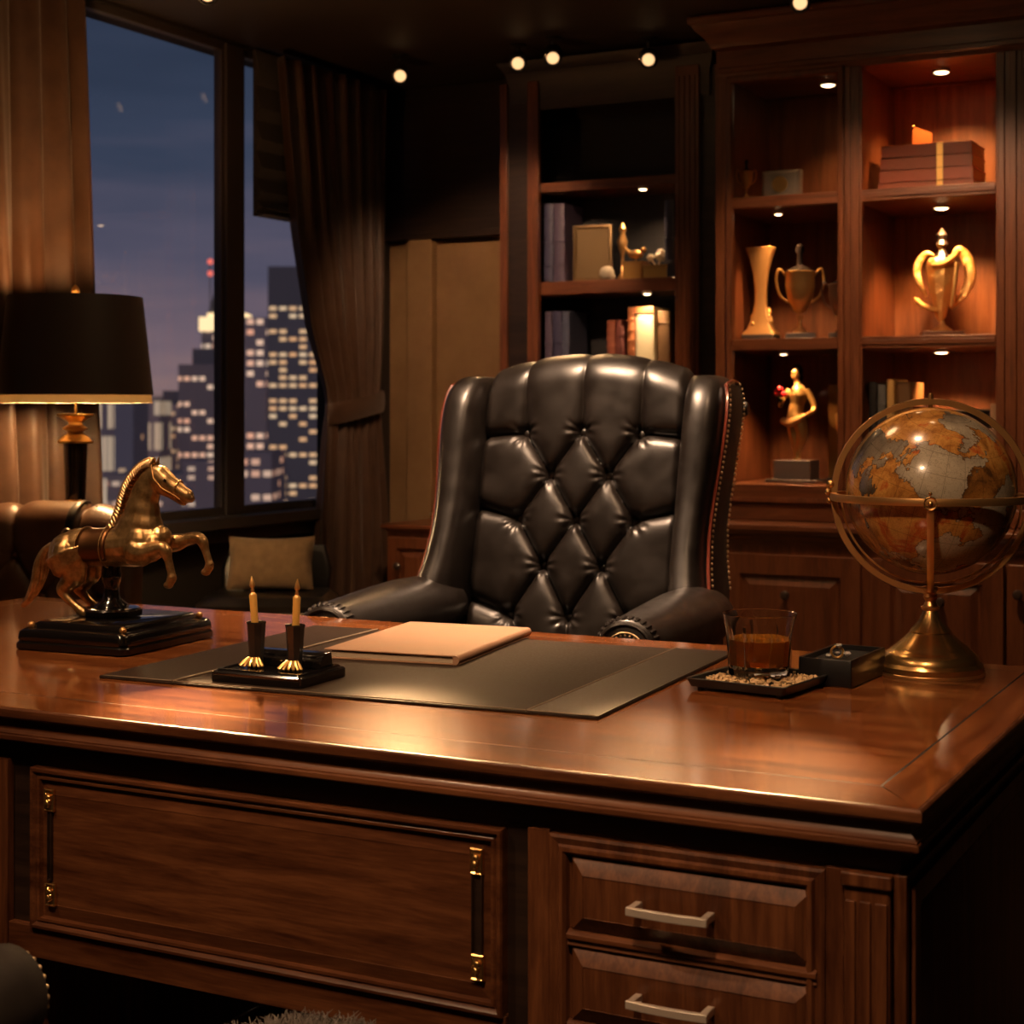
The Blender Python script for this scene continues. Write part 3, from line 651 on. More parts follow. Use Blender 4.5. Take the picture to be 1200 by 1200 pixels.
def clear_mat(name, tint, glossy_min, body=None, body_f=0):
    """thin clear material: straight-through light plus Fresnel reflection (and a lit, cloudy body for the spirit)"""
    m = bpy.data.materials.new(name); m.use_nodes = True; t = m.node_tree; t.nodes.clear()
    o = t.nodes.new('ShaderNodeOutputMaterial'); mx = t.nodes.new('ShaderNodeMixShader'); tr = t.nodes.new('ShaderNodeBsdfTransparent'); g = t.nodes.new('ShaderNodeBsdfGlossy')
    lw = t.nodes.new('ShaderNodeLayerWeight'); lw.inputs[0].default_value = .5; fr = t.nodes.new('ShaderNodeMath'); fr.operation = 'POWER'; fr.inputs[1].default_value = 2.2; t.links.new(lw.outputs['Facing'], fr.inputs[0]); ad = t.nodes.new('ShaderNodeMath'); ad.operation = 'ADD'; ad.inputs[1].default_value = glossy_min
    tr.inputs[0].default_value = (*tint, 1); g.inputs['Roughness'].default_value = .03
    t.links.new(fr.outputs[0], ad.inputs[0]); t.links.new(ad.outputs[0], mx.inputs[0]); src = tr.outputs[0]
    if body:
        tl = t.nodes.new('ShaderNodeBsdfTranslucent'); tl.inputs[0].default_value = (*body, 1); df = t.nodes.new('ShaderNodeBsdfDiffuse'); df.inputs[0].default_value = (*body, 1)
        m1 = t.nodes.new('ShaderNodeMixShader'); m1.inputs[0].default_value = .35; t.links.new(tl.outputs[0], m1.inputs[1]); t.links.new(df.outputs[0], m1.inputs[2])
        m2 = t.nodes.new('ShaderNodeMixShader'); m2.inputs[0].default_value = body_f; t.links.new(src, m2.inputs[1]); t.links.new(m1.outputs[0], m2.inputs[2]); src = m2.outputs[0]
    t.links.new(src, mx.inputs[1]); t.links.new(g.outputs[0], mx.inputs[2]); t.links.new(mx.outputs[0], o.inputs[0]); return m
GLASS = mat('clear_glass', (1, 1, 1), .01, trans=1, ior=1.48)
WHISK = mat('whisky', (1.0, .38, .03), .0, trans=.78, ior=1.36)
gx, gy, gz = -.925, 2.725, .7945
gl = thing('whisky_tumbler', 'faceted glass tumbler half full of amber whisky on the tray', 'glass', (gx, gy, gz))
def oct_ring(r, z, k, n=64, tw=R(14)):
    out = []
    for i in range(n):
        a = 2 * PI * i / n
        s = 2 * PI / 8; aa = ((a + s / 2) % s) - s / 2
        rr = r * ((1 - k) + k * math.cos(s / 2) / math.cos(aa) / (math.cos(s / 2) ** .5))
        out.append(Vector((rr * math.cos(a + tw), rr * math.sin(a + tw), z)))
    return out
outer = [(.048, .001, .6), (.0525, .003, .9), (.0545, .010, 1), (.0565, .045, 1), (.0590, .075, .9), (.0622, .094, .45), (.0648, .108, .1), (.0650, .1095, 0), (.0642, .1105, 0)]
inner = [(.0624, .1095, 0), (.0600, .096, .3), (.0560, .075, .6), (.0525, .045, .8), (.0500, .022, .8), (.044, .015, .6), (.01, .0145, 0)]
obj('tumbler', MB().loft([oct_ring(r, z, k) for r, z, k in outer + inner]), GLASS, gl, world=False, sharp=25)
obj('whisky', MB().loft([oct_ring(r, z, k) for r, z, k in [(.01, .0150, 0), (.0435, .0155, .6), (.0497, .0225, .8), (.0522, .045, .8), (.0545, .0655, .68), (.0543, .0660, .68), (.01, .0652, 0)]]), WHISK, gl, world=False, sharp=25)
bx = thing('ring_box', 'small open black lidless box holding a gold ring beside the globe', 'box', (-.813, 2.850, .78), R(-3))
obj('box_body', MB().loft([rrect(0, 0, .046, .093, .003, 0), rrect(0, 0, .048, .095, .003, .002), rrect(0, 0, .048, .095, .003, .046), rrect(0, 0, .047, .094, .003, .048), rrect(0, 0, .042, .089, .002, .0475), rrect(0, 0, .041, .088, .002, .036)]), mat('black_box_card', (.004, .004, .005), .35, coat=.3), bx, world=False)
obj('lining', MB().box(-.041, .041, -.088, .088, .034, .039), mat('black_velvet', (.006, .0055, .0055), .9), bx, world=False)
rg = thing('ring', 'gold ring with clear stones lying in the black box', 'ring', (-.816, 2.825, .8195))
obj('band', MB().tube([(.010 * math.cos(t), .003 * math.cos(t), .0115 + .010 * math.sin(t)) for t in np.linspace(0, 2 * PI, 28, endpoint=False)], .0022, 8, True), GOLD, rg, world=False)
st = MB()
for dx, dy, dz_, q in ((-.012, -.012, .006, .0065), (.004, -.004, .0235, .0075), (.016, .006, .009, .0085), (-.002, .010, .008, .006)): st.lathe([(.0002, -q * .7), (q * .9, 0), (q * .6, q * .45), (.0002, q * .5)], (dx, dy, dz_), 8)
obj('stones', st, mat('cut_crystal', (1, .97, .92), .03, trans=.6, ior=1.9), rg, world=False, sharp=10)

# ------------------------------------------------------------------ globe
gb = thing('desk_globe', 'antique style terrestrial globe in brass rings on a flared brass foot', 'globe', (-.690, 2.990, .78))
k_ = .000778
def pf(rows): return [(w_ * k_, (800 - y_) * k_ * 2) for y_, w_ in rows]
obj('foot', MB().lathe(pf([(800, 116), (799, 122), (790, 122), (788.5, 119), (786, 114), (783, 113), (778, 108), (774, 98), (772.5, 92), (770, 88), (762, 68), (752, 47), (751, 49), (748.5, 44), (738, 26), (727, 17)]), (0, 0, 0), 64), BRASS, gb, world=False, sharp=30)
obj('base_ring', MB().lathe([(.0945, .0), (.0962, .0), (.0962, .004), (.0950, .005)], (0, 0, .0002), 64), ANTBR, gb, world=False)
obj('neck', MB().lathe(pf([(728, 15), (725, 21), (722.5, 22), (721, 16), (716, 12), (711, 17), (707, 12), (703, 18), (699, 18)]), (0, 0, 0), 32), ANTBR, gb, world=False, sharp=30)
def globe_mat():
    m = mat('antique_map', (.4, .3, .2), .22, coat=.8, coat_rough=.06)
    v = coords(m)
    vd = N(m, 'ShaderNodeVectorMath'); vd.operation = 'ADD'; L(m, v, vd.inputs[0]); vd.inputs[1].default_value = (1.37, .52, 2.24)
    land = noise(m, vd.outputs[0], 7.2, 9, .56, .3)
    tint = noise(m, vd.outputs[0], 13, 6, .6, .6); fine = noise(m, vd.outputs[0], 75, 5, .6, 1.5)
    landc = ramp(m, tint, [(.34, (.10, .045, .014)), (.44, (.38, .16, .035)), (.53, (.55, .27, .065)), (.60, (.42, .085, .018)), (.70, (.60, .36, .10))])
    seac = ramp(m, noise(m, vd.outputs[0], 4.5, 4, .5), [(.36, (.045, .036, .028)), (.48, (.20, .165, .125)), (.58, (.44, .38, .28))])
    mask = ramp(m, land, [(.495, (0, 0, 0)), (.503, (1, 1, 1))])
    mx = N(m, 'ShaderNodeMix'); mx.data_type = 'RGBA'; L(m, mask, mx.inputs['Factor']); L(m, seac, mx.inputs['A']); L(m, landc, mx.inputs['B'])
    # fine ink: coast line, relief marks, graticule
    coast = math_(m, 'LESS_THAN', math_(m, 'ABSOLUTE', math_(m, 'SUBTRACT', land, .499)), .0045)
    ink = math_(m, 'LESS_THAN', math_(m, 'ABSOLUTE', math_(m, 'SUBTRACT', fine, .5)), .012)
    sp = N(m, 'ShaderNodeSeparateXYZ'); L(m, v, sp.inputs[0])
    lon = math_(m, 'FRACT', math_(m, 'MULTIPLY', math_(m, 'ARCTAN2', sp.outputs['Y'], sp.outputs['X']), 12 / PI))
    lat = math_(m, 'FRACT', math_(m, 'MULTIPLY', math_(m, 'ARCSINE', math_(m, 'DIVIDE', sp.outputs['Z'], .153)), 12 / PI))
    gr = math_(m, 'MAXIMUM', math_(m, 'LESS_THAN', lon, .03), math_(m, 'LESS_THAN', lat, .03))
    dark = math_(m, 'MAXIMUM', math_(m, 'MAXIMUM', coast, math_(m, 'MULTIPLY', ink, .6)), math_(m, 'MULTIPLY', gr, .6))
    m2 = N(m, 'ShaderNodeMix'); m2.data_type = 'RGBA'; L(m, math_(m, 'MULTIPLY', dark, .7), m2.inputs['Factor']); L(m, mx.outputs['Result'], m2.inputs['A']); m2.inputs['B'].default_value = (.03, .018, .01, 1)
    L(m, m2.outputs['Result'], bsdf(m).inputs['Base Color']); return m
GC = .332; VA = math.atan2(-.763, 2.97) * 0 + R(27.4) - math.atan2(.763, 2.97)      # the frame ring stands square to the sitter's guest
ball = obj('globe_ball', MB().ball((0, 0, 0), .1525, 96), globe_mat(), gb, world=False, sharp=180)
ball.location = (0, 0, GC); ball.rotation_euler = (R(18), R(12), R(20))
def band(R0, a0, a1, M, wd=.0075, th=.0028, n=96, closed=False):
    pts = []
    rings = []
    for k in range(n if closed else n + 1):
        a = a0 + (a1 - a0) * k / n
        c_, s_ = math.cos(a), math.sin(a)
        rings.append([M @ Vector((r * c_, y, r * s_)) for r, y in ((R0 - th, -wd), (R0 + th, -wd), (R0 + th * 1.3, 0), (R0 + th, wd), (R0 - th, wd))])
    b = MB(); b.loft(rings, not closed, closed); return b
Mv = Matrix.Translation((0, 0, GC - .010)) @ Matrix.Rotation(VA, 4, 'Z')
obj('meridian_ring', band(.1720, 0, 2 * PI, Mv, .0062, .0052, 128, True), ANTBR, gb, world=False, sharp=40)
obj('inner_meridian', band(.1590, PI * 1.02, PI * 1.98, Mv, .0030, .0016, 80), ANTBR, gb, world=False, sharp=40)
Mh = Mv @ Matrix.Rotation(R(90), 4, 'X')
Mh = Matrix.Translation((0, 0, -.002)) @ Mh
obj('horizon_ring', band(.1735, 0, 2 * PI, Mh, .0066, .0050, 128, True), ANTBR, gb, world=False, sharp=40)
Mq = Mv @ Matrix.Rotation(R(90), 4, 'Z')
obj('support_arc', band(.1705, PI, 2 * PI, Mq, .0060, .0030, 80), ANTBR, gb, world=False, sharp=40)
kn = MB()
for s in (-1, 1):
    for dz_, q, dx in ((.020, .0078, .179), (.006, .0068, .183), (-.010, .0055, .181)):
        kn.ball(Mv @ Vector((s * dx, -.004, dz_)), q, 12)
    kn.tube([Mv @ Vector((s * .168, 0, .0)), Mv @ Vector((s * .186, -.002, .012))], .0045, 8)
obj('pivot_knobs', kn, BRASS, gb, world=False)
fk = MB(); Mf = Mv @ Matrix.Translation((0, -.176, -.004)) @ Matrix.Rotation(R(90), 4, 'X')
fk.lathe([(.012, -.003), (.0125, .002), (.0110, .004), (.0090, .0035), (.0085, .0025)], (0, 0, 0), 24, M=Mf); fk.ball(Mf @ Vector((0, 0, .004)), .0052, 12); fk.ball(Mv @ Vector((0, -.177, .013)), .0035, 8)
obj('front_boss', fk, BRASS, gb, world=False)
obj('pole_pin', MB().lathe([(.003, 0), (.0045, .004), (.0030, .012), (.005, .018), (.003, .028)], (0, 0, GC + .150), 12), ANTBR, gb, world=False)
obj('ring_clamp', MB().box(-.012, .012, -.008, .008, GC - .190, GC - .174), ANTBR, gb, bevel=.002, world=False)
# ------------------------------------------------------------------ tufted wingback chair
def tufted(u0, u1, v0, v1, nu, nv, buttons, segs, P, A=.040, D_=.052, pit=.020, wr=.0022, edge=.03, roll=0):
    us = np.linspace(u0, u1, nu); vv = np.linspace(v0, v1, nv)
    U, V = np.meshgrid(us, vv)
    d = np.zeros(U.shape)
    for (ax, ay, bx_, by) in segs:
        dx, dy = bx_ - ax, by - ay; l2 = dx * dx + dy * dy
        t = np.clip(((U - ax) * dx + (V - ay) * dy) / l2, 0, 1)
        d += (np.hypot(U - ax - t * dx, V - ay - t * dy) + 1e-5) ** -2.6
    d = d ** (-1 / 2.6); q = np.clip(d / D_, 0, 1); H = A * np.sqrt(np.clip(1 - (1 - q) ** 2, 0, 1))
    dbm = np.full(U.shape, 9.)
    for bu, bv in buttons:
        r = np.hypot(U - bu, V - bv); ph = np.arctan2(V - bv, U - bu); dbm = np.minimum(dbm, r)
        H += wr * np.cos(9 * ph + bu * 40) * np.exp(-((r - .028) / .016) ** 2) * (np.sin(ph) < .75)
    H -= pit * np.exp(-(dbm / .018) ** 2)
    if roll: H = H * (1 - .82 * np.clip((V - roll + .12) / .15, 0, 1)) + A * .82 * np.clip((V - roll + .12) / .15, 0, 1)
    ed = np.minimum(U - u0, u1 - U); H *= 1; H -= .035 * np.clip(1 - ed / edge, 0, 1) ** 2
    vs = []
    for j in range(nv):
        for i in range(nu):
            p, n = P(U[j, i], V[j, i]); vs.append(p + n * H[j, i])
    fs = [(j * nu + i, j * nu + i + 1, (j + 1) * nu + i + 1, (j + 1) * nu + i) for j in range(nv - 1) for i in range(nu - 1)]
    return MB().add(vs, fs)

ch = thing('wingback_chair', 'black button tufted leather wingback executive chair behind the desk', 'chair', (-1.815, 3.582, 0), R(6.5))
SL = .255; NL = math.hypot(1, SL)
VT = (1.325 - .40) * NL                 # arc length at which the back starts to roll over the top
RT = .062
def top_drop(u): return -.047 * (abs(u) / .285) ** 2.2
def PB(u, v):
    cr0 = .012 * (1 - (u / .29) ** 2)
    n = Vector((0, -1 / NL, SL / NL)); t = Vector((0, SL / NL, 1 / NL))
    o_ = Vector((u, .315 + SL * (.40 - .706) + .012, .40))
    vt = VT + top_drop(u) * max(0, (v / VT) ** 3 if v < VT else 1)
    if v <= VT: return o_ + t * (v * (1 + (vt - VT) / VT * max(0, v / VT) ** 2)) + n * cr0, n
    a = (v - VT) / RT
    c = o_ + t * vt - n * RT
    nn = n * math.cos(a) + t * math.sin(a)
    return c + nn * (RT + cr0 * max(0, math.cos(a))), nn
def vz(z): return (z - .40) * NL
du, rows_ = .164, [1.195, 1.079, .960, .838, .706]
btn = []
for r_, z in enumerate(rows_):
    for u in ([-du, 0, du] if r_ % 2 == 0 else [-du / 2, du / 2]): btn.append((u, vz(z)))
segs = []
for r_ in range(4):
    A_ = [b for b in btn if abs(b[1] - vz(rows_[r_])) < 1e-6]; B_ = [b for b in btn if abs(b[1] - vz(rows_[r_ + 1])) < 1e-6]
    for a in A_:
        for b in B_:
            if abs(a[0] - b[0]) < du * .6: segs.append((*a, *b))
for u in (-du, 0, du): segs.append((u, vz(rows_[0]), u * 1.02, VT + .12))
for r_, dv in ((0, .003), (2, .036), (4, .046)):
    for s in (-1, 1): segs.append((s * du, vz(rows_[r_]), s * .30, vz(rows_[r_]) + dv))
for u in (-du, 0, du): segs.append((u, vz(rows_[4]), u * .5 if u else 0, vz(.58)))
cu = obj('tufted_back', tufted(-.292, .292, vz(.46), VT + .135, 210, 330, btn, segs, PB, roll=VT), BLKLEA, ch, world=False, sharp=180)
b0 = MB(); b0.ball((0, 0, 0), .0125, 16, (1, .6, 1)); bproto = None
for u, v in btn:
    p, n = PB(u, v)
    if bproto is None: bproto = obj('button', b0, BLKLEA, ch, world=False, sharp=180); bo = bproto
    else: bo = bproto.copy(); C.objects.link(bo)
    bo.location = p + n * -.006
# back shell
def yb(z): return .315 + SL * (z - .706)
shell = MB(); rings = []
for z, hx, th in ((.42, .33, .05), (.60, .355, .055), (.90, .365, .058), (1.15, .372, .058), (1.26, .368, .056), (1.32, .345, .050), (1.345, .31, .04), (1.352, .25, .02)):
    rings.append(rrect(0, yb(z) + .095, hx, th, min(th * .9, .04), z, 6))
shell.loft(rings); obj('back_shell', shell, BLKLEA, ch, world=False)
# wings
WST = [(.70, .300, .402, -.205, .140), (.78, .296, .400, -.190, .142), (.86, .290, .386, -.165, .145), (.94, .287, .380, -.145, .148), (1.02, .286, .383, -.130, .152), (1.10, .285, .390, -.122, .158), (1.18, .285, .397, -.118, .166), (1.25, .285, .399, -.112, .180), (1.295, .285, .396, -.100, .180), (1.325, .288, .388, -.080, .165), (1.345, .294, .370, -.055, .13), (1.352, .305, .350, -.03, .09)]
for s in (-1, 1):
    rings = []
    for z, xi, xo, f, b in WST:
        y0, y1 = yb(z) + f, yb(z) + b; hx, hy = (xo - xi) / 2, (y1 - y0) / 2; ring = []
        cx_, cy_ = s * (xi + xo) / 2, (y0 + y1) / 2
        for k in range(40):
            a = 2 * PI * k / 40; c_, s_ = math.cos(a), math.sin(a); ex = .62
            px_, py_ = math.copysign(abs(c_) ** ex, c_), math.copysign(abs(s_) ** (ex if s_ > 0 else .8), s_)
            ring.append(Vector((cx_ + hx * px_, cy_ + hy * py_, z)))
        rings.append(ring)
    # refine by interpolation
    fine = []
    for i in range(40):
        col = spline([r[i] for r in rings], 4); fine.append(col)
    rr = [[fine[i][k] for i in range(40)] for k in range(len(fine[0]))]
    obj('wing', MB().loft(rr), BLKLEA, ch, world=False, sharp=180)
    # outer side panel
    def wp(z, t, out=.0):
        zs = [q[0] for q in WST]; xo = np.interp(z, zs, [q[2] for q in WST]); f = np.interp(z, zs, [q[3] for q in WST]); b = np.interp(z, zs, [q[4] for q in WST])
        return Vector((s * (xo + .002 + out), yb(z) + f + (b - f) * t, z))
    side = MB(); rg2 = []
    zl = [.72 + (1.325 - .72) * k / 24 for k in range(25)]
    for z in zl:
        a, b = wp(z, .26), wp(z, .93)
        m1, m2 = a.lerp(b, .1), a.lerp(b, .9)
        rg2.append([a - Vector((s * .02, 0, 0)), a, m1 + Vector((s * .004, 0, 0)), m2 + Vector((s * .004, 0, 0)), b, b - Vector((s * .02, 0, 0))])
    side.loft(rg2); obj('outer_side_panel', side, leather('dark_side_leather', (.012, .008, .006), (.022, .015, .011), .5), ch, world=False, sharp=60)
    pp = [wp(z, .235, .003) for z in zl]; zt = 1.325
    arc = [wp(zt, .235, .003).lerp(wp(zt, .90, .003), k / 6) + Vector((0, 0, .012 * math.sin(PI * k / 6))) for k in range(1, 6)]
    obj('red_piping', MB().tube(pp + arc, .0048, 8), REDWOOD, ch, world=False)
    obj('scroll', MB().lathe([(.001, -.05), (.016, -.05), (.021, -.042), (.021, .042), (.016, .05), (.001, .05)], (0, 0, 0), 24, M=Matrix.Translation(wp(1.262, 1.0, -.040)) @ Matrix.Rotation(R(90), 4, 'Y')), BLKLEA, ch, world=False)
    if s == 1:
        nh = MB(); nh.ball((0, 0, 0), .0044, 8, (.7, 1, 1)); np_ = obj('nailhead', nh, NAIL, ch, world=False, sharp=180)
        npos = []
        for k in range(40): npos.append(wp(.80 + (1.325 - .80) * k / 39, .315, .0065))
        for k in range(8): npos.append(wp(1.325, .36 + .50 * k / 7, .0045) + Vector((0, 0, .010 * math.sin(PI * (k + 1) / 9))))
        for k in range(40): npos.append(wp(.79 + (1.315 - .79) * k / 39, .885, .0060))
        for k, p in enumerate(npos):
            q = np_ if k == 0 else np_.copy()
            if k: C.objects.link(q)
            q.location = p
# arms
for s in (-1, 1):
    rings = []
    for y, cx_, rx, rz_, cz_ in ((-.372, .366, .060, .056, .740), (-.368, .366, .067, .062, .740), (-.355, .366, .0715, .066, .739), (-.30, .368, .077, .070, .738), (-.18, .370, .086, .075, .738), (-.05, .372, .094, .078, .740), (.08, .372, .098, .080, .741), (.20, .370, .095, .078, .740), (.30, .366, .085, .070, .736), (.34, .362, .06, .05, .732)):
        rings.append([Vector((s * cx_ + rx * math.cos(2 * PI * k / 36), y, cz_ + rz_ * math.sin(2 * PI * k / 36))) for k in range(36)])
    arm = obj('arm', MB().loft(rings), BLKLEA, ch, world=False, sharp=60)
    pl_ = MB()
    for k in range(30):
        a = 2 * PI * k / 30
        pl_.tube([(s * .366 + .067 * math.cos(a), -.366, .740 + .062 * math.sin(a)), (s * .366 + .071 * math.cos(a), -.352, .740 + .066 * math.sin(a)), (s * .366 + .072 * math.cos(a), -.335, .739 + .0665 * math.sin(a))], [.0035, .0055, .002], 6)
    pl_.tube([(s * .366 + .058 * math.cos(t), -.374, .740 + .054 * math.sin(t)) for t in np.linspace(0, 2 * PI, 36, endpoint=False)], .005, 6, True)
    obj('pleats', pl_, BLKLEA, arm, world=False)
    md = MB(); md.tube([(s * .366 + .040 * math.cos(t), -.375, .740 + .036 * math.sin(t)) for t in np.linspace(0, 2 * PI, 36, endpoint=False)], .0022, 6, True)
    for k in range(20):
        a = 2 * PI * k / 20; md.ball((s * .366 + .034 * math.cos(a), -.374, .740 + .030 * math.sin(a)), .0026, 6)
    obj('nail_ring', md, NAIL, arm, world=False)
    obj('arm_panel', MB().box(s * .366 - .05, s * .366 + .05, -.345, .34, .32, .735), BLKLEA, ch, bevel=.02, world=False)
obj('seat_cushion', MB().loft([rrect(0, -.04, .28, .31, .05, .40), rrect(0, -.04, .305, .335, .06, .43), rrect(0, -.04, .305, .335, .06, .49), rrect(0, -.04, .27, .30, .06, .515)]), BLKLEA, ch, world=False)
obj('seat_frame', MB().box(-.34, .34, -.35, .35, .26, .41), BLKLEA, ch, bevel=.02, world=False)
for sx_ in (-1, 1):
    for y in (-.30, .32): obj('leg', MB().lathe([(.020, 0), (.022, .02), (.016, .06), (.026, .15), (.034, .22), (.034, .27)], (sx_ * .30, y, 0), 16), REDWOOD, ch, world=False)

# ------------------------------------------------------------------ brown leather chair behind the left end of the desk
bc = thing('leather_armchair', 'brown buttoned leather armchair behind the horse statue', 'chair', (-3.375, 3.50, 0), R(12))
def PC(u, v):
    t = Vector((0, .16, 1)).normalized(); n = Vector((0, -1, .16)).normalized(); o_ = Vector((0, .03, .42)); VT2 = .505
    cv = .08 * (u / .27) ** 2; dr = -.035 * (abs(u) / .27) ** 3
    if v <= VT2: return o_ + Vector((u, -cv * .5, 0)) + t * (v * (1 + dr / VT2 * (max(v, 0) / VT2) ** 2)), n
    a = (v - VT2) / .055; c = o_ + Vector((u, -cv * .5, 0)) + t * (VT2 + dr) - n * .055
    nn = n * math.cos(a) + t * math.sin(a); return c + nn * .055, nn
bb = [(-.10, .42), (.10, .42), (0, .30), (-.2, .30), (.2, .30), (-.10, .18), (.10, .18)]
sg = [(-.10, .42, -.12, .66), (.10, .42, .12, .66), (-.1, .42, 0, .30), (.1, .42, 0, .30), (-.1, .42, -.2, .3), (.1, .42, .2, .3), (0, .30, -.1, .18), (0, .3, .1, .18), (-.2, .3, -.1, .18), (.2, .3, .1, .18), (-.2, .3, -.28, .32), (.2, .3, .28, .32)]
obj('back_cushion', tufted(-.275, .275, 0, .505 + .15, 120, 140, bb, sg, PC, .026, .050, .014, .0015, .05), BRNLEA, bc, world=False, sharp=180)
for u, v in bb:
    p, n = PC(u, v); q = MB().ball(p - n * .004, .011, 12); obj('button', q, BRNLEA, bc, world=False)
obj('back_shell', MB().loft([rrect(0, .10, .25, .05, .04, .30), rrect(0, .16, .265, .055, .045, .70), rrect(0, .195, .255, .05, .045, .88), rrect(0, .20, .22, .03, .025, .93)]), BRNLEA, bc, world=False)
obj('seat_cushion', MB().loft([rrect(0, -.20, .22, .22, .05, .33), rrect(0, -.20, .24, .24, .05, .36), rrect(0, -.20, .24, .24, .05, .42), rrect(0, -.20, .21, .21, .05, .45)]), BRNLEA, bc, world=False)
bk_ = MB(); pth = [PC(.085, v)[0] + PC(.085, v)[1] * (.026) for v in np.linspace(.44, .60, 14)]
bk_.tube(pth, [(.004, .014)] * len(pth), 8, up=(0, -1, .3))
obj('strap', bk_, BLKLEA, bc, world=False)
p0 = PC(.085, .475)[0] + PC(.085, .475)[1] * .031
obj('buckle', MB().tube([p0 + Vector((.016 * math.cos(t), -.002, .022 * math.sin(t))) for t in np.linspace(0, 2 * PI, 20, endpoint=False)], .0035, 8, True), NICKEL, bc, world=False)
for sx_ in (-1, 1):
    for y in (-.38, .10): obj('leg', MB().lathe([(.014, 0), (.022, .34)], (sx_ * .2, y, 0), 12), W_DARK, bc, world=False)

# ------------------------------------------------------------------ table lamp on a side table
stb = thing('side_table', 'small dark round side table under the lamp', 'side table', (-3.47, 3.80, 0))
obj('table_top', MB().lathe([(.105, .60), (.11, .61), (.11, .622), (.105, .628)], (0, 0, 0), 40), W_DARK, stb, world=False)
obj('column', MB().lathe([(.10, 0), (.10, .02), (.03, .05), (.022, .3), (.03, .58), (.06, .60)], (0, 0, 0), 24), W_DARK, stb, world=False)
lp = thing('table_lamp', 'table lamp with black tapered drum shade and gilt neck', 'lamp', (-3.47, 3.80, .628))
LZ = .628
obj('base', MB().lathe([(.085, 0), (.088, .01), (.075, .022), (.05, .03), (.04, .045), (.044, .06)], (0, 0, 0), 32), ANTBR, lp, world=False)
obj('column', MB().lathe([(.034, .06), (.030, .12), (.028, .30), (.0365, .515), (.0365, .530)], (0, 0, 0), 32), BLKLAC, lp, world=False)
obj('gilt_ring', MB().lathe([(.032, .345), (.036, .349), (.036, .354), (.032, .358)], (0, 0, 0), 32), BRASS, lp, world=False)
obj('gilt_neck', MB().lathe([(.052, .530), (.053, .536), (.043, .547), (.025, .558), (.022, .565), (.036, .571), (.038, .576), (.023, .585), (.021, .593), (.041, .606), (.055, .613), (.055, .619)], (0, 0, 0), 32), GOLD, lp, world=False)
SHD = mat('black_lamp_shade', (.045, .032, .026), .5, sheen=.3)
LIN = mat('warm_white_lining', (.85, .72, .52), .6); bsdf(LIN).inputs['Subsurface Weight'].default_value = 0
sh = MB(); prof = [(.2330, .676), (.2010, .975), (.1980, .975), (.2300, .676)]
s0 = []
for r, z in prof: s0.append([Vector((r * math.cos(2 * PI * k / 72), r * math.sin(2 * PI * k / 72), z)) for k in range(72)])
sh.loft(s0, False, True); obj('lamp_shade', sh, SHD, lp, world=False, sharp=50)
lnm = bpy.data.materials.new('translucent_lining'); lnm.use_nodes = True; t_ = lnm.node_tree; t_.nodes.clear()
oo = t_.nodes.new('ShaderNodeOutputMaterial'); mx_ = t_.nodes.new('ShaderNodeMixShader'); df = t_.nodes.new('ShaderNodeBsdfDiffuse'); tl = t_.nodes.new('ShaderNodeBsdfTranslucent')
df.inputs[0].default_value = (.92, .84, .68, 1); tl.inputs[0].default_value = (.95, .86, .66, 1); mx_.inputs[0].default_value = .5
t_.links.new(df.outputs[0], mx_.inputs[1]); t_.links.new(tl.outputs[0], mx_.inputs[2]); t_.links.new(mx_.outputs[0], oo.inputs[0])
ln = MB(); s0 = []
for r, z in [(.2290, .652), (.1970, .974), (.1965, .974), (.2285, .652)]: s0.append([Vector((r * math.cos(2 * PI * k / 72), r * math.sin(2 * PI * k / 72), z)) for k in range(72)])
ln.loft(s0, False, True); obj('shade_lining', ln, lnm, lp, world=False, sharp=50)
sp_ = MB()
for k in range(3): sp_.tube([(0, 0, .965), (.198 * math.cos(k * 2.094 + .5), .198 * math.sin(k * 2.094 + .5), .972)], .002, 6)
sp_.tube([(0, 0, .615), (0, 0, .975)], .004, 8); obj('shade_carrier', sp_, BRASS, lp, world=False)
obj('finial', MB().lathe([(.004, .97), (.010, .985), (.013, .993), (.010, 1.003), (.002, 1.012)], (0, 0, 0), 16), GOLD, lp, world=False)
BULBM = mat('lamp_bulb_glass', (1, .8, .5), .5, emit=(1, .62, .28), estr=480)
bulb = obj('bulb', MB().lathe([(.006, .665), (.014, .670), (.026, .715), (.030, .745), (.024, .775), (.004, .787)], (0, 0, 0), 20), BULBM, lp, world=False)

# ------------------------------------------------------------------ chair with pillow and footstool under the window
ac = thing('low_chair', 'low black leather chair under the window holding a tan pillow', 'chair', (-3.53, 4.88, 0), R(27.4))
obj('seat', MB().loft([rrect(0, 0, .22, .20, .06, .50), rrect(0, 0, .24, .22, .07, .53), rrect(0, 0, .24, .22, .07, .565), rrect(0, 0, .21, .19, .06, .592)]), BLKLEA, ac, world=False)
obj('backrest', MB().loft([rrect(0, .19, .20, .03, .02, .56), rrect(0, .21, .21, .032, .02, .66), rrect(0, .23, .18, .02, .015, .745)]), BLKLEA, ac, world=False)
for sx_ in (-1, 1):
    for y in (-.16, .16): obj('leg', MB().lathe([(.012, 0), (.018, .52)], (sx_ * .18, y, 0), 12), W_DARK, ac, world=False)
pw = MB(); vs = []; n_ = 24
for side in (0, 1):
    for j in range(n_ + 1):
        for i in range(n_ + 1):
            a, b = i / n_ * 2 - 1, j / n_ * 2 - 1
            th = .055 * max(0, (1 - abs(a) ** 2.6)) ** .5 * max(0, (1 - abs(b) ** 2.6)) ** .5
            cx_ = 1 - .06 * (1 - abs(b)) * abs(a) ** 3; cz_ = 1 - .10 * (1 - abs(a) ** 2) * abs(b) ** 3 if b > 0 else 1
            vs.append((a * .160 * cx_, (-th if side == 0 else th), b * .100 * cz_))
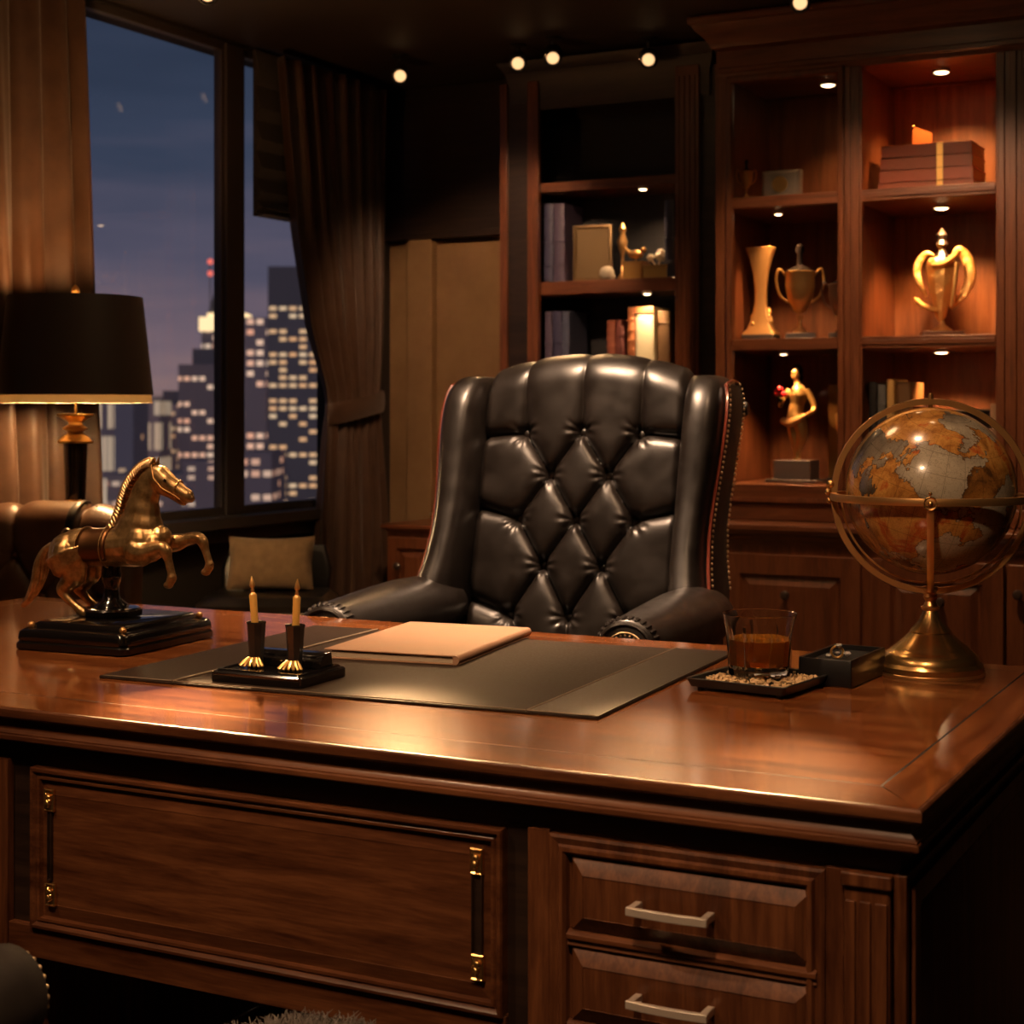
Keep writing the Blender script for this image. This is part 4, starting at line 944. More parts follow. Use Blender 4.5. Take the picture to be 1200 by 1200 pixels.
fs = []
for side in (0, 1):
    o_ = side * (n_ + 1) ** 2
    for j in range(n_):
        for i in range(n_):
            a = o_ + j * (n_ + 1) + i; fs.append((a, a + 1, a + n_ + 2, a + n_ + 1))
pw.add(vs, fs)
pl = tag(obj('throw_pillow', pw, TANFAB, sharp=180, world=False), 'tan linen cushion propped on the low black chair under the window', 'pillow')
pl.location = (-3.565, 4.94, .694); pl.rotation_euler = (R(-14), 0, R(27.4))
ot = thing('footstool', 'round tan upholstered footstool glimpsed above the desk edge', 'footstool', (-3.20, 4.54, 0))
obj('cushion', MB().lathe([(.17, .40), (.195, .42), (.200, .47), (.195, .525), (.16, .552), (.05, .560), (.001, .560)], (0, 0, 0), 40), TANFAB, ot, world=False)
obj('drum', MB().lathe([(.16, .03), (.17, .05), (.175, .41)], (0, 0, 0), 40), W_DARK, ot, world=False)

# ------------------------------------------------------------------ cabinets along the back wall
def door(parent, x0, x1, z0, z1, y, knobs, name='door', fw=.060):
    b = MB(); b.nest(x0, x1, z0, z1, [(0, -.006), (0, .018), (.002, .020), (fw - .006, .020), (fw, .013), (fw + .004, .008), (fw + .010, .008), (fw + .034, .018), (fw + .036, .0172), (fw + .05, .0172)], at=y)
    d = obj(name, b, W_CABZ, parent, sharp=15); d['_loc'] = parent['_loc']
    for xk, zk in knobs:
        M = Matrix.Translation((xk, y - .019, zk)) @ Matrix.Rotation(R(90), 4, 'X')
        obj('knob', MB().lathe([(.008, 0), (.006, .008), (.010, .014), (.016, .020), (.017, .026), (.012, .032), (.002, .034)], (0, 0, 0), 20, M=M), mat('dark_knob', (.05, .03, .022), .3, coat=.4), d)
    return d
# sideboard (left)
sb = thing('sideboard', 'low cherry sideboard in the corner beside the tied curtain', 'sideboard', (-3.42, 6.16, 0))
obj('carcass', MB().box(-3.69, -3.195, 5.955, 6.345, .06, .745), W_CABZ, sb, bevel=.003)
obj('plinth', MB().box(-3.68, -3.195, 5.97, 6.345, 0, .06), W_DARK, sb)
obj('top', MB().nest(-3.71, -3.190, 5.93, 6.345, [(.02, -.030), (.015, -.022), (.006, -.018), (0, -.014), (0, -.003), (.003, 0)], ax='+z', at=.770), W_CABX, sb, sharp=25)
door(sb, -3.675, -3.44, .09, .715, 5.955, [(-3.618, .596)], fw=.05)
door(sb, -3.434, -3.20, .09, .715, 5.955, [(-3.26, .596)], fw=.05)
va = thing('silver_vase', 'tiny pale silver lidded vase on the low sideboard', 'vase', (-3.485, 6.02, .770))
obj('body', MB().lathe([(.008, 0), (.010, .003), (.012, .012), (.017, .030), (.021, .040), (.017, .044)], (0, 0, 0), 24), mat('tarnished_silver', (.75, .68, .60), .25, 1), va, world=False)
obj('lid', MB().lathe([(.026, .043), (.026, .046), (.012, .052), (.007, .056), (.009, .062), (.002, .068)], (0, 0, 0), 24), mat('tarnished_silver_dark', (.45, .40, .35), .3, 1), va, world=False)

# bookcase (centre)
BX0, BX1, BYF = -3.184, -2.215, 6.05
bk = thing('bookcase', 'tall open cherry bookcase behind the black chair', 'bookcase', ((BX0 + BX1) / 2, 6.2, 0))
obj('side_panel', MB().box(BX0, BX0 + .03, BYF, 6.345, 0, 2.62), W_CABZ, bk, bevel=.002)
obj('side_panel', MB().box(-2.335, BX1, BYF + .01, 6.345, 0, 2.62), W_DARK, bk, bevel=.002)
st_ = MB(); st_.box(BX0, -3.150, BYF - .02, BYF + .01, 0, 2.62).box(-3.055, -3.005, BYF - .02, BYF + .01, 0, 2.62); obj('stile', st_, W_CABZ, bk, bevel=.003)
obj('stile_recess', MB().box(-3.150, -3.055, BYF - .006, BYF + .01, 0, 2.62), W_DARK, bk)
st_ = MB(); st_.box(-2.398, -2.298, BYF - .02, BYF + .01, 0, 2.62)
for q in (-2.390, -2.368, -2.346, -2.324): st_.box(q, q + .012, BYF - .027, BYF - .018, .1, 2.58)
obj('fluted_stile', st_, W_CABZ, bk, bevel=.003)
obj('back_panel', MB().box(BX0 + .03, -2.335, 6.325, 6.345, 0, 2.62), NAVY, bk)
SHZ = [(.85, .89), (1.365, 1.400), (1.735, 1.790), (2.16, 2.20)]
for a, b in SHZ: obj('shelf', MB().box(BX0 + .03, -2.335, BYF + .012, 6.325, a, b), W_CABX, bk, bevel=.004)
obj('cornice', MB().nest(BX0 - .0, BX1 + .0, BYF - .05, 6.345, [(.045, -.20), (.042, -.10), (.032, -.07), (.028, -.04), (.005, -.01), (0, 0), (.02, .0)], ax='+z', at=2.70), W_DARK, bk, sharp=25)
door(bk, -3.0, -2.71, .08, .83, BYF + .0, [(-2.75, .6)]); door(bk, -2.70, -2.41, .08, .83, BYF + .0, [(-2.66, .6)])

def book(label, x, y, z, wd, dp, ht, m, lean=0, lying=False, group=None, cat='book', ribs=3, band_=None):
    """upright: spine towards -y; lying: pile on its cover"""
    o = MB(); t = .003
    if not lying:
        o.box(-wd / 2, -wd / 2 + t, 0, dp, 0, ht).box(wd / 2 - t, wd / 2, 0, dp, 0, ht)
        o.loft([[Vector((wd / 2 * math.sin(a), -.006 * math.cos(a), z_)) for a in np.linspace(-PI / 2, PI / 2, 8)] + [Vector((wd / 2, t, z_)), Vector((-wd / 2, t, z_))] for z_ in (0, ht)])
        for k in range(ribs): o.box(-wd / 2 - .001, wd / 2 + .001, -.0085, .003, ht * (.2 + .6 * k / max(1, ribs - 1)), ht * (.2 + .6 * k / max(1, ribs - 1)) + .006)
        pg = MB().box(-wd / 2 + t, wd / 2 - t, t, dp - .006, .005, ht - .005)
    else:
        o.box(0, wd, 0, dp, 0, t).box(0, wd, 0, dp, ht - t, ht).box(0, wd, 0, t, 0, ht)
        pg = MB().box(.004, wd - .004, t, dp - .004, t, ht - t)
    r = obj('book', o, m, world=False, bevel=.001); r.location = (x, y, z); r.rotation_euler = (0, R(lean), 0)
    tag(r, label, cat, group)
    obj('pages', pg, PAPER, r, world=False)
    return r
def cm(n, c, r=.45): return mat(n, c, r, coat=.2)
BLUE = cm('blue_cloth', (.055, .052, .11)); VIO = cm('violet_cloth', (.10, .075, .13)); NVY = cm('navy_cloth', (.025, .028, .065)); RED = cm('red_leather', (.26, .075, .04)); RUST = cm('rust_leather', (.36, .12, .045)); CRM = cm('cream_vellum', (.80, .68, .44)); BRN = cm('brown_leather_binding', (.13, .065, .025)); BLKB = cm('black_binding', (.014, .012, .012)); GRY = cm('grey_binding', (.10, .095, .09)); GLDB = cm('gilt_binding', (.50, .30, .10), .35)
S2 = 1.790; S1 = 1.400
GU = 'blue and red books on the upper lit shelf of the bookcase'; GLW = 'books on the shelf just above the black chair'
book('grey blue book at the left end of the upper bookcase shelf', -3.000, 6.12, S2, .045, .18, .33, BLUE, group=GU)
book('dull violet book second from left on the upper bookcase shelf', -2.950, 6.12, S2, .05, .18, .33, VIO, group=GU)
book('navy book at the right end of the upper bookcase shelf', -2.440, 6.08, S2, .045, .18, .31, NVY, group=GU)
book('thin red book wedged against the fluted bookcase stile', -2.408, 6.08, S2, .014, .18, .30, RED, group=GU)
book('slim violet book at the left end of the lower bookcase shelf', -2.990, 6.10, S1, .034, .18, .268, VIO, group=GLW)
book('blue book second from left on the lower bookcase shelf', -2.949, 6.10, S1, .045, .18, .270, BLUE, group=GLW)
book('lighter blue book third from left on the lower bookcase shelf', -2.910, 6.10, S1, .030, .18, .268, cm('slate_blue_cloth', (.09, .10, .17)), group=GLW)
book('short ribbed red book in the middle of the lower bookcase shelf', -2.700, 6.09, S1, .038, .17, .225, RED, ribs=5, group=GLW)
book('narrow dark red book right of the short ribbed red one', -2.669, 6.09, S1, .022, .17, .225, cm('oxblood_binding', (.15, .04, .03)), group=GLW)
book('small leaning dark red book on the lower bookcase shelf', -2.644, 6.09, S1, .022, .17, .20, cm('dark_red_binding', (.12, .035, .03)), lean=-4, group=GLW)
book('tall rust coloured book left of the cream volume', -2.612, 6.09, S1, .030, .17, .275, RUST, ribs=5, group=GLW)
bcv = book('cream volume with rust coloured top edge shining under the shelf light', -2.553, 6.09, S1, .080, .17, .275, CRM, ribs=0, group=GLW)
obj('rust_band', MB().box(-.0415, .0415, -.0085, .0, .250, .2755), RUST, bcv, world=False)
book('thick mottled brown book right of the cream volume', -2.472, 6.10, S1, .055, .18, .258, BRN, ribs=2, group=GLW)

def single(name, mb, m, label, cat, loc, rz=0, group=None, kids=(), **k):
    o = obj(name, mb, m, world=False, **k); o.location = loc; o.rotation_euler = (0, 0, rz); tag(o, label, cat, group)
    for kn_, kb, km in kids: obj(kn_, kb, km, o, world=False)
    return o
PHOTO = mat('sepia_photo', (.20, .15, .09), .4)
def pic_mat(name, a, b, c, sc_=22):
    m = mat(name, a, .3); L(m, ramp(m, noise(m, coords(m), sc_, 4, .6, 1), [(.35, a), (.5, b), (.62, c)]), bsdf(m).inputs['Base Color']); return m
single('framed_picture', MB().nest(-.085, .085, 0, .235, [(0, -.008), (0, .006), (.010, .008), (.016, .002)], at=0), mat('bronze_frame', (.24, .16, .08), .35, .7), 'framed sepia picture with two pale figures on the upper bookcase shelf', 'picture', (-2.815, 6.16, S2 + .001), R(6),
       kids=[('picture', MB().box(-.070, .070, -.001, .003, .015, .220), pic_mat('faded_figures', (.05, .035, .022), (.26, .20, .12), (.42, .34, .20)))])
single('stone_ornament', MB().ball((0, 0, .028), .03, 14, (1.1, .8, .95)).ball((.022, 0, .012), .016, 10), mat('pale_stone', (.45, .38, .28), .6), 'small pale rounded stone ornament in front of the sepia picture', 'ornament', (-2.715, 6.08, S2))
dz_o = MB(); dz_o.lathe([(.020, 0), (.022, .01), (.008, .03), (.006, .10), (.016, .13), (.022, .16), (.010, .19), (.016, .21), (.004, .235)], (0, 0, 0), 16)
single('bronze_figurine', dz_o, ANTBR, 'slim bronze figurine standing between picture and gilt boxes', 'figurine', (-2.672, 6.14, S2))
single('gilt_box', MB().box(-.040, .040, 0, .09, 0, .068), cm('ochre_box', (.50, .26, .06), .4), 'square ochre box under a bronze bird on the bookcase shelf', 'box', (-2.600, 6.07, S2), bevel=.003,
       kids=[('lid', MB().box(-.042, .042, -.002, .092, .055, .070), cm('ochre_lid', (.46, .22, .05), .35))])
bd = MB(); bd.ball((0, 0, .03), .024, 12, (1.4, .8, .8)).tube([(-.02, 0, .03), (-.045, 0, .055), (-.05, 0, .07)], [.012, .006, .002], 8).ball((.034, 0, .048), .012, 10).tube([(0, 0, .02), (0, 0, 0)], .004, 6)
single('bronze_bird', bd, ANTBR, 'small bronze bird perched on the square ochre box', 'figurine', (-2.600, 6.11, S2 + .070))
single('gilt_box', MB().box(-.050, .050, 0, .09, 0, .048), cm('gold_casket_gilt', (.58, .36, .11), .35), 'low gilt casket carrying white porcelain flowers', 'box', (-2.500, 6.062, S2), bevel=.003,
       kids=[('lid', MB().box(-.052, .052, -.002, .092, .037, .050), cm('gold_casket_lid', (.5, .3, .09), .3))])
fw_ = MB(); r3 = random.Random(5)
for cx_, cz_, n1 in ((.012, .042, 9), (-.034, .034, 6)):
    for k in range(n1):
        a = 2 * PI * k / n1; q = .017 if n1 == 9 else .011
        fw_.ball((cx_ + q * math.cos(a), .0 + .006 * math.sin(3 * a), cz_ + q * .8 * math.sin(a)), q * .62, 8, (1, .6, 1))
    fw_.ball((cx_, -.008, cz_), q * .6, 8)
fw_.tube([(.012, 0, .03), (0, 0, 0)], .004, 6).tube([(-.034, 0, .03), (-.01, 0, 0)], .003, 6)
single('porcelain_flowers', fw_, mat('white_porcelain', (.85, .72, .55), .25, coat=.5), 'white porcelain flowers standing on the low gilt casket', 'ornament', (-2.498, 6.10, S2 + .050))
for k, (xx, q, lab) in enumerate(((-2.835, .022, 'leftmost of the small reddish curios on the lower bookcase shelf'), (-2.800, .026, 'knobbed reddish curio between two smaller ones on the lower bookcase shelf'), (-2.765, .020, 'small reddish curio left of the ribbed red book'))):
    single('carved_curio', MB().lathe([(q * .9, 0), (q, .008), (q * .5, .018), (q * .9, .035), (q, .045), (q * .6, .06), (q * .25, .07), (q * .35, .078), (.001, .085)], (0, 0, 0), 14), mat('red_lacquer_curio', (.22, .075, .04), .4), lab, 'curio', (xx, 6.09, S1), group='curios on the lower bookcase shelf')

# display cabinet + base cabinet (right)
CX0, CX1, CY = -2.126, -.62, 5.75
dc = thing('display_cabinet', 'tall cherry display cabinet full of trophies right of the chair', 'cabinet', ((CX0 + CX1) / 2, 6.0, .851))
obj('back_panel', MB().box(CX0, CX1, 6.30, 6.345, .90, 2.60), W_BACK, dc)
obj('side_panel', MB().box(CX0, CX0 + .03, CY + .015, 6.30, .855, 2.60), W_CABZ, dc); obj('side_panel', MB().box(CX1 - .03, CX1, CY + .015, 6.30, .855, 2.60), W_CABZ, dc)
obj('partition', MB().box(-1.615, -1.592, CY + .015, 6.30, .90, 2.56), W_CABZ, dc)
obj('inner_side', MB().box(-1.100, -1.06, CY + .015, 6.30, .90, 2.56), W_CABZ, dc)
def stile(x0, x1, n, nm='stile'):
    b = MB(); b.box(x0, x1, CY, CY + .022, .915, 2.50); w_ = (x1 - x0)
    if n:
        for k in range(n): xx = x0 + w_ * (k + .5) / n; b.box(xx - w_ / n * .28, xx + w_ / n * .28, CY - .008, CY + .002, .93, 2.49)
    obj(nm, b, W_CABZ, dc, bevel=.003)
stile(-2.126, -2.080, 0); stile(-1.636, -1.571, 2); stile(-1.103, -.985, 3); stile(-.985, CX1, 3)
for a, b in ((2.004, 2.046), (1.478, 1.521)):
    obj('shelf', MB().box(-1.592, -1.10, CY + .02, 6.30, a, b - .004), W_CABX, dc, bevel=.003)
    obj('shelf', MB().box(-2.096, -1.615, CY + .03, 6.30, a, b - .004), W_CABX, dc, bevel=.003)
    obj('shelf_lip', MB().box(-1.571, -1.103, CY, CY + .02, a, b).box(-1.571, -1.103, CY - .006, CY, a + .012, b - .012), W_CABX, dc, bevel=.003)
obj('bottom_board', MB().box(-2.096, -1.06, CY + .02, 6.30, .95, .985), W_CABX, dc)
obj('bottom_rail', MB().box(-1.571, -1.103, CY, CY + .02, .915, .987).box(-2.126, CX1, CY + .001, CY + .019, .853, .915), W_CABX, dc, bevel=.003)
obj('top_board', MB().box(-2.096, -1.06, CY + .02, 6.30, 2.50, 2.53), W_CABX, dc)
cn = MB(); cn.nest(CX0 - .075, CX1, CY - .10, 6.345, [(.100, -.22), (.095, -.205), (.088, -.200), (.088, -.185), (.094, -.18), (.092, -.12), (.070, -.11), (.064, -.095), (.045, -.07), (.020, -.045), (.012, -.030), (.002, -.025), (0, -.008), (.004, 0), (.02, 0)], ax='+z', at=2.712)
obj('cornice', cn, W_CABX, dc, sharp=22)
obj('frieze', MB().box(CX0, CX1, CY, CY + .03, 2.49, 2.55), W_CABX, dc)
# glazed door over the left bay
gd = obj('glass_door', MB().nest(-2.080, -1.636, .918, 2.495, [(0, -.01), (0, .010), (.004, .012), (.018, .010), (.022, .006), (.026, -.008), (.026, -.012)], cap=False, at=CY), W_CABZ, dc, sharp=25); gd['_loc'] = dc['_loc']
for za, zb_ in ((1.478, 1.521), (2.004, 2.046), (.930, .985)): obj('door_rail', MB().box(-2.058, -1.658, CY - .008, CY + .012, za, zb_), W_CABX, gd, bevel=.003)
obj('door_pane', MB().box(-2.056, -1.660, CY + .001, CY + .004, .96, 2.47), GLP, gd)
PUCK = mat('puck_light_face', (1, .85, .6), .5, emit=(1, .66, .34), estr=14)
def spot(name, loc, energy, size=100, blend=.6, col=(1, .50, .20), rad=.02, tgt=None):
    l = bpy.data.lights.new(name, 'SPOT'); l.energy = energy; l.color = col; l.spot_size = R(size); l.spot_blend = blend; l.shadow_soft_size = rad
    o = bpy.data.objects.new(name, l); C.objects.link(o); o.location = loc
    if tgt: o.rotation_euler = (Vector(tgt) - Vector(loc)).to_track_quat('-Z', 'Y').to_euler()
    return o
def puck(x, y, z, e, parent=dc, col=(1, .50, .20), size=110, tgt=None, r=.026):
    p = obj('puck_light', MB().lathe([(r + .006, 0), (r + .006, -.008), (r + .002, -.011), (r, -.009)], (x, y, z), 24), NICKEL, parent)
    obj('light_face', MB().lathe([(r, -.0085), (r * .7, -.013), (.001, -.0145)], (x, y, z), 24), PUCK, p, world=False).location = (0, 0, 0)
    # light face was built in world coordinates: bring it into the cabinet's own
    for ch_ in p.children: ch_.data.transform(Matrix.Translation(-Vector(parent['_loc'])))
    spot('puck_spot', (x, y, z - .02), e, size, .75, col, .02, tgt or (x, y + .22, z - 1))
for zz_, e_ in ((2.50, 44), (2.004, 44), (1.478, 40)): puck(-1.345, 6.00, zz_, e_, col=(1, .44, .15))
puck(-1.93, 5.90, 2.004, 26, size=90, r=.014); puck(-1.91, 5.90, 1.478, 26, size=90, r=.014)
puck(-1.780, 6.04, 2.50, 8, size=90, r=.026)
puck(-2.53, 6.06, 1.735, 11, parent=bk, size=120, r=.016, col=(1, .68, .38)); puck(-2.56, 6.09, 2.16, 9, parent=bk, size=120, r=.016, col=(1, .6, .3))

bs = thing('base_cabinet', 'low cherry cabinet with raised panel doors under the display cabinet', 'cabinet', ((CX0 + CX1) / 2, 5.95, 0))
BF = 5.57
obj('carcass', MB().box(CX0 + .01, CX1, BF, 6.345, .07, .795), W_CABZ, bs, bevel=.002)
obj('plinth', MB().box(CX0 + .02, CX1, BF + .03, 6.345, 0, .07), W_DARK, bs)
obj('counter', MB().nest(CX0 - .01, CX1 + .02, BF - .035, 6.345, [(.03, -.075), (.030, -.060), (.022, -.052), (.020, -.040), (.008, -.032), (.004, -.022), (0, -.018), (0, -.004), (.004, 0)], ax='+z', at=.851), W_CABX, bs, sharp=22)
door(bs, -2.030, -1.522, .10, .745, BF, [(-1.785, .607), ], fw=.075); 
door(bs, -1.487, -1.040, .10, .745, BF, [(-1.245, .612)], fw=.075)
door(bs, -1.030, -.63, .10, .745, BF, [(-.99, .65)], fw=.06)
obj('door', MB().nest(-2.112, -2.036, .10, .745, [(0, -.006), (0, .016), (.004, .018)], at=BF), W_CABZ, bs).name = 'filler_panel'
obj('knob', MB().lathe([(.008, 0), (.006, .008), (.010, .014), (.016, .020), (.017, .026), (.012, .032), (.002, .034)], (0, 0, 0), 20, M=Matrix.Translation((-2.062, BF - .018, .648)) @ Matrix.Rotation(R(90), 4, 'X')), bpy.data.materials['dark_knob'], bs)

# trophies and keepsakes in the display cabinet ------------------------
PLIN = mat('grey_stone_plinth', (.10, .085, .075), .5); GH = mat('hammered_gold', (.95, .56, .18), .34, .8)
bump(GH, noise(GH, coords(GH), 55, 4, .7, 1), .7, .01)
SMK = mat('dark_smoked_metal', (.035, .028, .026), .25, .6)
Z2, Z3, Z1 = 1.518, .985, 2.043
def plinth(hx, hy, h): return MB().box(-hx, hx, -hy, hy, 0, h)
# row 2 left: flared gold trophy
t1 = thing('flared_trophy', 'tall flared gold trophy on the left of the middle shelf', 'trophy', (-2.022, 5.97, Z2))
obj('plinth', plinth(.062, .05, .028), PLIN, t1, bevel=.003, world=False)
rings = []
for z, hx in ((.028, .068), (.034, .066), (.050, .050), (.075, .040), (.11, .030), (.15, .022), (.20, .021), (.26, .028), (.32, .042), (.36, .055), (.362, .053)):
    rings.append(rrect(0, 0, hx, hx * .55, hx * .2, z, 3))
obj('body', MB().loft(rings), mat('brushed_gold', (.80, .46, .16), .42, .8), t1, world=False)
orn = MB(); r4 = random.Random(9)
for k in range(26):
    z = .035 + .09 * r4.random(); a = r4.uniform(0, 2 * PI); q = .045 * (1 - z * 3.6)
    orn.ball((1.2 * q * math.cos(a), .8 * q * math.sin(a), z), r4.uniform(.008, .014), 8)
obj('relief', orn, GH, t1, world=False)
def cup(label, loc, s, bowl, stem, pl_h=.03, lidm=None):
    t = thing('trophy_cup', label, 'trophy', loc, R(20))
    obj('plinth', plinth(.055 * s, .05 * s, pl_h), PLIN, t, bevel=.003, world=False)
    z0 = pl_h
    obj('stem', MB().lathe([(.030 * s, z0), (.026 * s, z0 + .008 * s), (.010 * s, z0 + .022 * s), (.007 * s, z0 + .05 * s), (.014 * s, z0 + .060 * s), (.014 * s, z0 + .068 * s), (.006 * s, z0 + .078 * s)], (0, 0, 0), 24), stem, t, world=False)
    obj('bowl', MB().lathe([(.006 * s, z0 + .075 * s), (.022 * s, z0 + .085 * s), (.045 * s, z0 + .125 * s), (.056 * s, z0 + .18 * s), (.054 * s, z0 + .225 * s), (.058 * s, z0 + .232 * s), (.050 * s, z0 + .236 * s)], (0, 0, 0), 36), bowl, t, world=False)
    for q in (-1, 1):
        obj('handle', MB().tube(spline([(q * .050 * s, 0, z0 + .215 * s), (q * .078 * s, 0, z0 + .245 * s), (q * .088 * s, 0, z0 + .20 * s), (q * .074 * s, 0, z0 + .145 * s), (q * .042 * s, 0, z0 + .118 * s)], 6), .0045 * s, 8), bowl, t, world=False)
    obj('lid', MB().lathe([(.054 * s, z0 + .236 * s), (.030 * s, z0 + .250 * s), (.012 * s, z0 + .258 * s), (.010 * s, z0 + .30 * s), (.017 * s, z0 + .312 * s), (.015 * s, z0 + .33 * s), (.003 * s, z0 + .34 * s)], (0, 0, 0), 24), lidm or SMK, t, world=False)
    return t
cup('two handled gold cup with dark lid in the middle of the glazed shelf', (-1.868, 5.97, Z2), 1.0, GOLD, ANTBR)
cup('small dull silver cup at the right of the glazed shelf', (-1.718, 5.99, Z2), .78, mat('dull_silver', (.30, .22, .17), .35, 1), SMK)
# row 3 left: golden figure with red roses
sf = thing('figure_trophy', 'gold figure statuette holding red roses on a grey stone block', 'statuette', (-1.885, 5.98, Z3))
obj('block', plinth(.072, .06, .085).box(-.10, .10, -.075, .075, 0, .012), PLIN, sf, bevel=.003, world=False)
fb = MB()
def fl_(pts, seg=12): fb.tube(spline([p[:3] for p in pts], 4), [np.interp(i / 4, range(len(pts)), [p[3] for p in pts]) for i in range(4 * (len(pts) - 1) + 1)], seg)
fl_([(.002, 0, .088, .016), (.0, 0, .105, .009), (-.004, 0, .13, .010), (-.010, -.004, .17, .017), (-.016, -.004, .215, .020), (-.014, 0, .25, .024)])
fl_([(.006, 0, .088, .012), (.008, 0, .12, .010), (.022, -.004, .165, .020), (.020, -.006, .21, .024), (.008, 0, .25, .026)])
fl_([(.0, 0, .235, .036), (-.004, 0, .265, .030), (.004, 0, .295, .026), (.008, 0, .33, .036), (.006, 0, .355, .030), (.004, 0, .372, .012), (.002, -.002, .39, .011)])
fb.ball((-.001, -.004, .412), .023, 16, (.85, .95, 1.15))
fl_([(.036, 0, .350, .015), (.060, 0, .315, .012), (.072, -.006, .275, .011), (.050, -.030, .255, .009)])
fl_([(-.026, 0, .350, .014), (-.048, -.012, .318, .011), (-.052, -.035, .290, .009), (-.045, -.045, .305, .009)])
me = bpy.data.meshes.new('tmp'); me.from_pydata([tuple(p) for p in fb.v], [], fb.f)
t = bpy.data.objects.new('tmp', me); C.objects.link(t); r = t.modifiers.new('r', 'REMESH'); r.mode = 'VOXEL'; r.voxel_size = .003; t.modifiers.new('s', 'SMOOTH').iterations = 3
out = bpy.data.meshes.new_from_object(t.evaluated_get(bpy.context.evaluated_depsgraph_get())); bpy.data.objects.remove(t); out.materials.clear(); out.materials.append(GOLD); out.polygons.foreach_set('use_smooth', [True] * len(out.polygons))
o = bpy.data.objects.new('figure', out); C.objects.link(o); o.parent = sf
obj('hair', MB().ball((.001, .004, .420), .026, 14, (.95, 1, 1.1)).ball((.004, .012, .396), .020, 12), SMK, sf, world=False)
obj('drapery', MB().tube(spline([(-.050, -.015, .235), (-.020, -.030, .225), (.02, -.03, .24), (.055, -.02, .26)], 5), [.012, .014, .016, .016, .016, .016, .016, .015, .014, .014, .013, .012, .012, .01, .008, .006], 8), ANTBR, sf, world=False)
ro = MB()
for dx, dy, dzz in ((-.060, -.045, .338), (-.036, -.048, .332), (-.048, -.055, .352)):
    ro.ball((dx, dy, dzz), .014, 12, (1, 1, .9)).tube([(dx + .010 * math.cos(t), dy + .010 * math.sin(t), dzz + .006) for t in np.linspace(0, 2 * PI, 10, endpoint=False)], .004, 6, True)
obj('roses', ro, mat('red_rose_enamel', (.60, .02, .03), .4), sf, world=False)
sm = MB()
for dx, dy in ((-.060, -.045), (-.036, -.048), (-.048, -.055)): sm.tube([(dx, dy, .33), (-.047, -.045, .285)], .003, 6)
obj('rose_stems', sm, mat('green_stem', (.03, .06, .02), .6), sf, world=False)
# gilt plaque with engraved cup
pq = single('gilt_plaque', MB().box(-.052, .052, 0, .012, 0, .36), mat('satin_gold_plaque', (.55, .30, .09), .42, .9), 'upright gold plaque embossed with a cup right of the statuette', 'plaque', (-1.745, 6.10, Z3 + .010), 0, bevel=.002,
       kids=[('embossed_cup', MB().lathe([(.012, .05), (.005, .08), (.006, .12), (.020, .15), (.030, .20), (.034, .245), (.030, .25), (.010, .26), (.006, .30), (.001, .315)], (.008, -.004, 0), 20, M=Matrix.Scale(.25, 4, (0, 1, 0))), GOLD), ('foot', MB().box(-.056, .056, -.02, .03, -.010, .004), PLIN)])
# row 2 right: ornate gold trophy
ot_ = thing('ornate_trophy', 'large ornate gold winged trophy glowing under the puck light', 'trophy', (-1.356, 6.06, Z2), R(18))
obj('plinth', plinth(.075, .06, .030), mat('brown_plinth', (.09, .04, .022), .4), ot_, bevel=.003, world=False)
obj('foot', MB().lathe([(.040, .030), (.034, .038), (.012, .055), (.008, .070)], (0, 0, 0), 24), ANTBR, ot_, world=False)
obj('vase_body', MB().lathe([(.008, .066), (.020, .085), (.030, .125), (.042, .17), (.050, .23), (.056, .275), (.052, .29), (.040, .30)], (-.005, 0, 0), 9), GH, ot_, world=False, sharp=25)
wg = MB()
wg.tube(spline([(.030, 0, .115), (.075, -.008, .165), (.100, -.004, .225), (.092, 0, .29), (.062, 0, .330), (.040, 0, .315)], 6), [(.006 + .016 * math.sin(PI * i / 30), .010) for i in range(31)], 10)
obj('right_wing', wg, GH, ot_, world=False)
wg = MB(); wg.tube(spline([(-.055, 0, .160), (-.082, -.004, .21), (-.090, 0, .265), (-.060, 0, .315), (-.03, 0, .31)], 6), [(.005 + .010 * math.sin(PI * i / 24), .008) for i in range(25)], 10)
wg.tube(spline([(.0, -.01, .100), (-.045, -.025, .115), (-.075, -.02, .128), (-.100, -.01, .155)], 5), [(.010, .008)] * 14 + [(.004, .004)] * 2, 10)
obj('left_wing', wg, GH, ot_, world=False)
obj('sash', MB().tube(spline([(-.04, -.045, .27), (0, -.055, .275), (.035, -.045, .30), (.055, -.02, .325)], 5), .012, 8).tube(spline([(.03, -.045, .12), (.038, -.045, .18), (.045, -.04, .24), (.05, -.03, .28)], 5), .009, 8), GOLD, ot_, world=False)
obj('finial', MB().lathe([(.040, .298), (.022, .315), (.014, .335), (.024, .350), (.016, .365), (.022, .385), (.010, .40), (.002, .412)], (.0, 0, 0), 9), SMK, ot_, world=False, sharp=25)
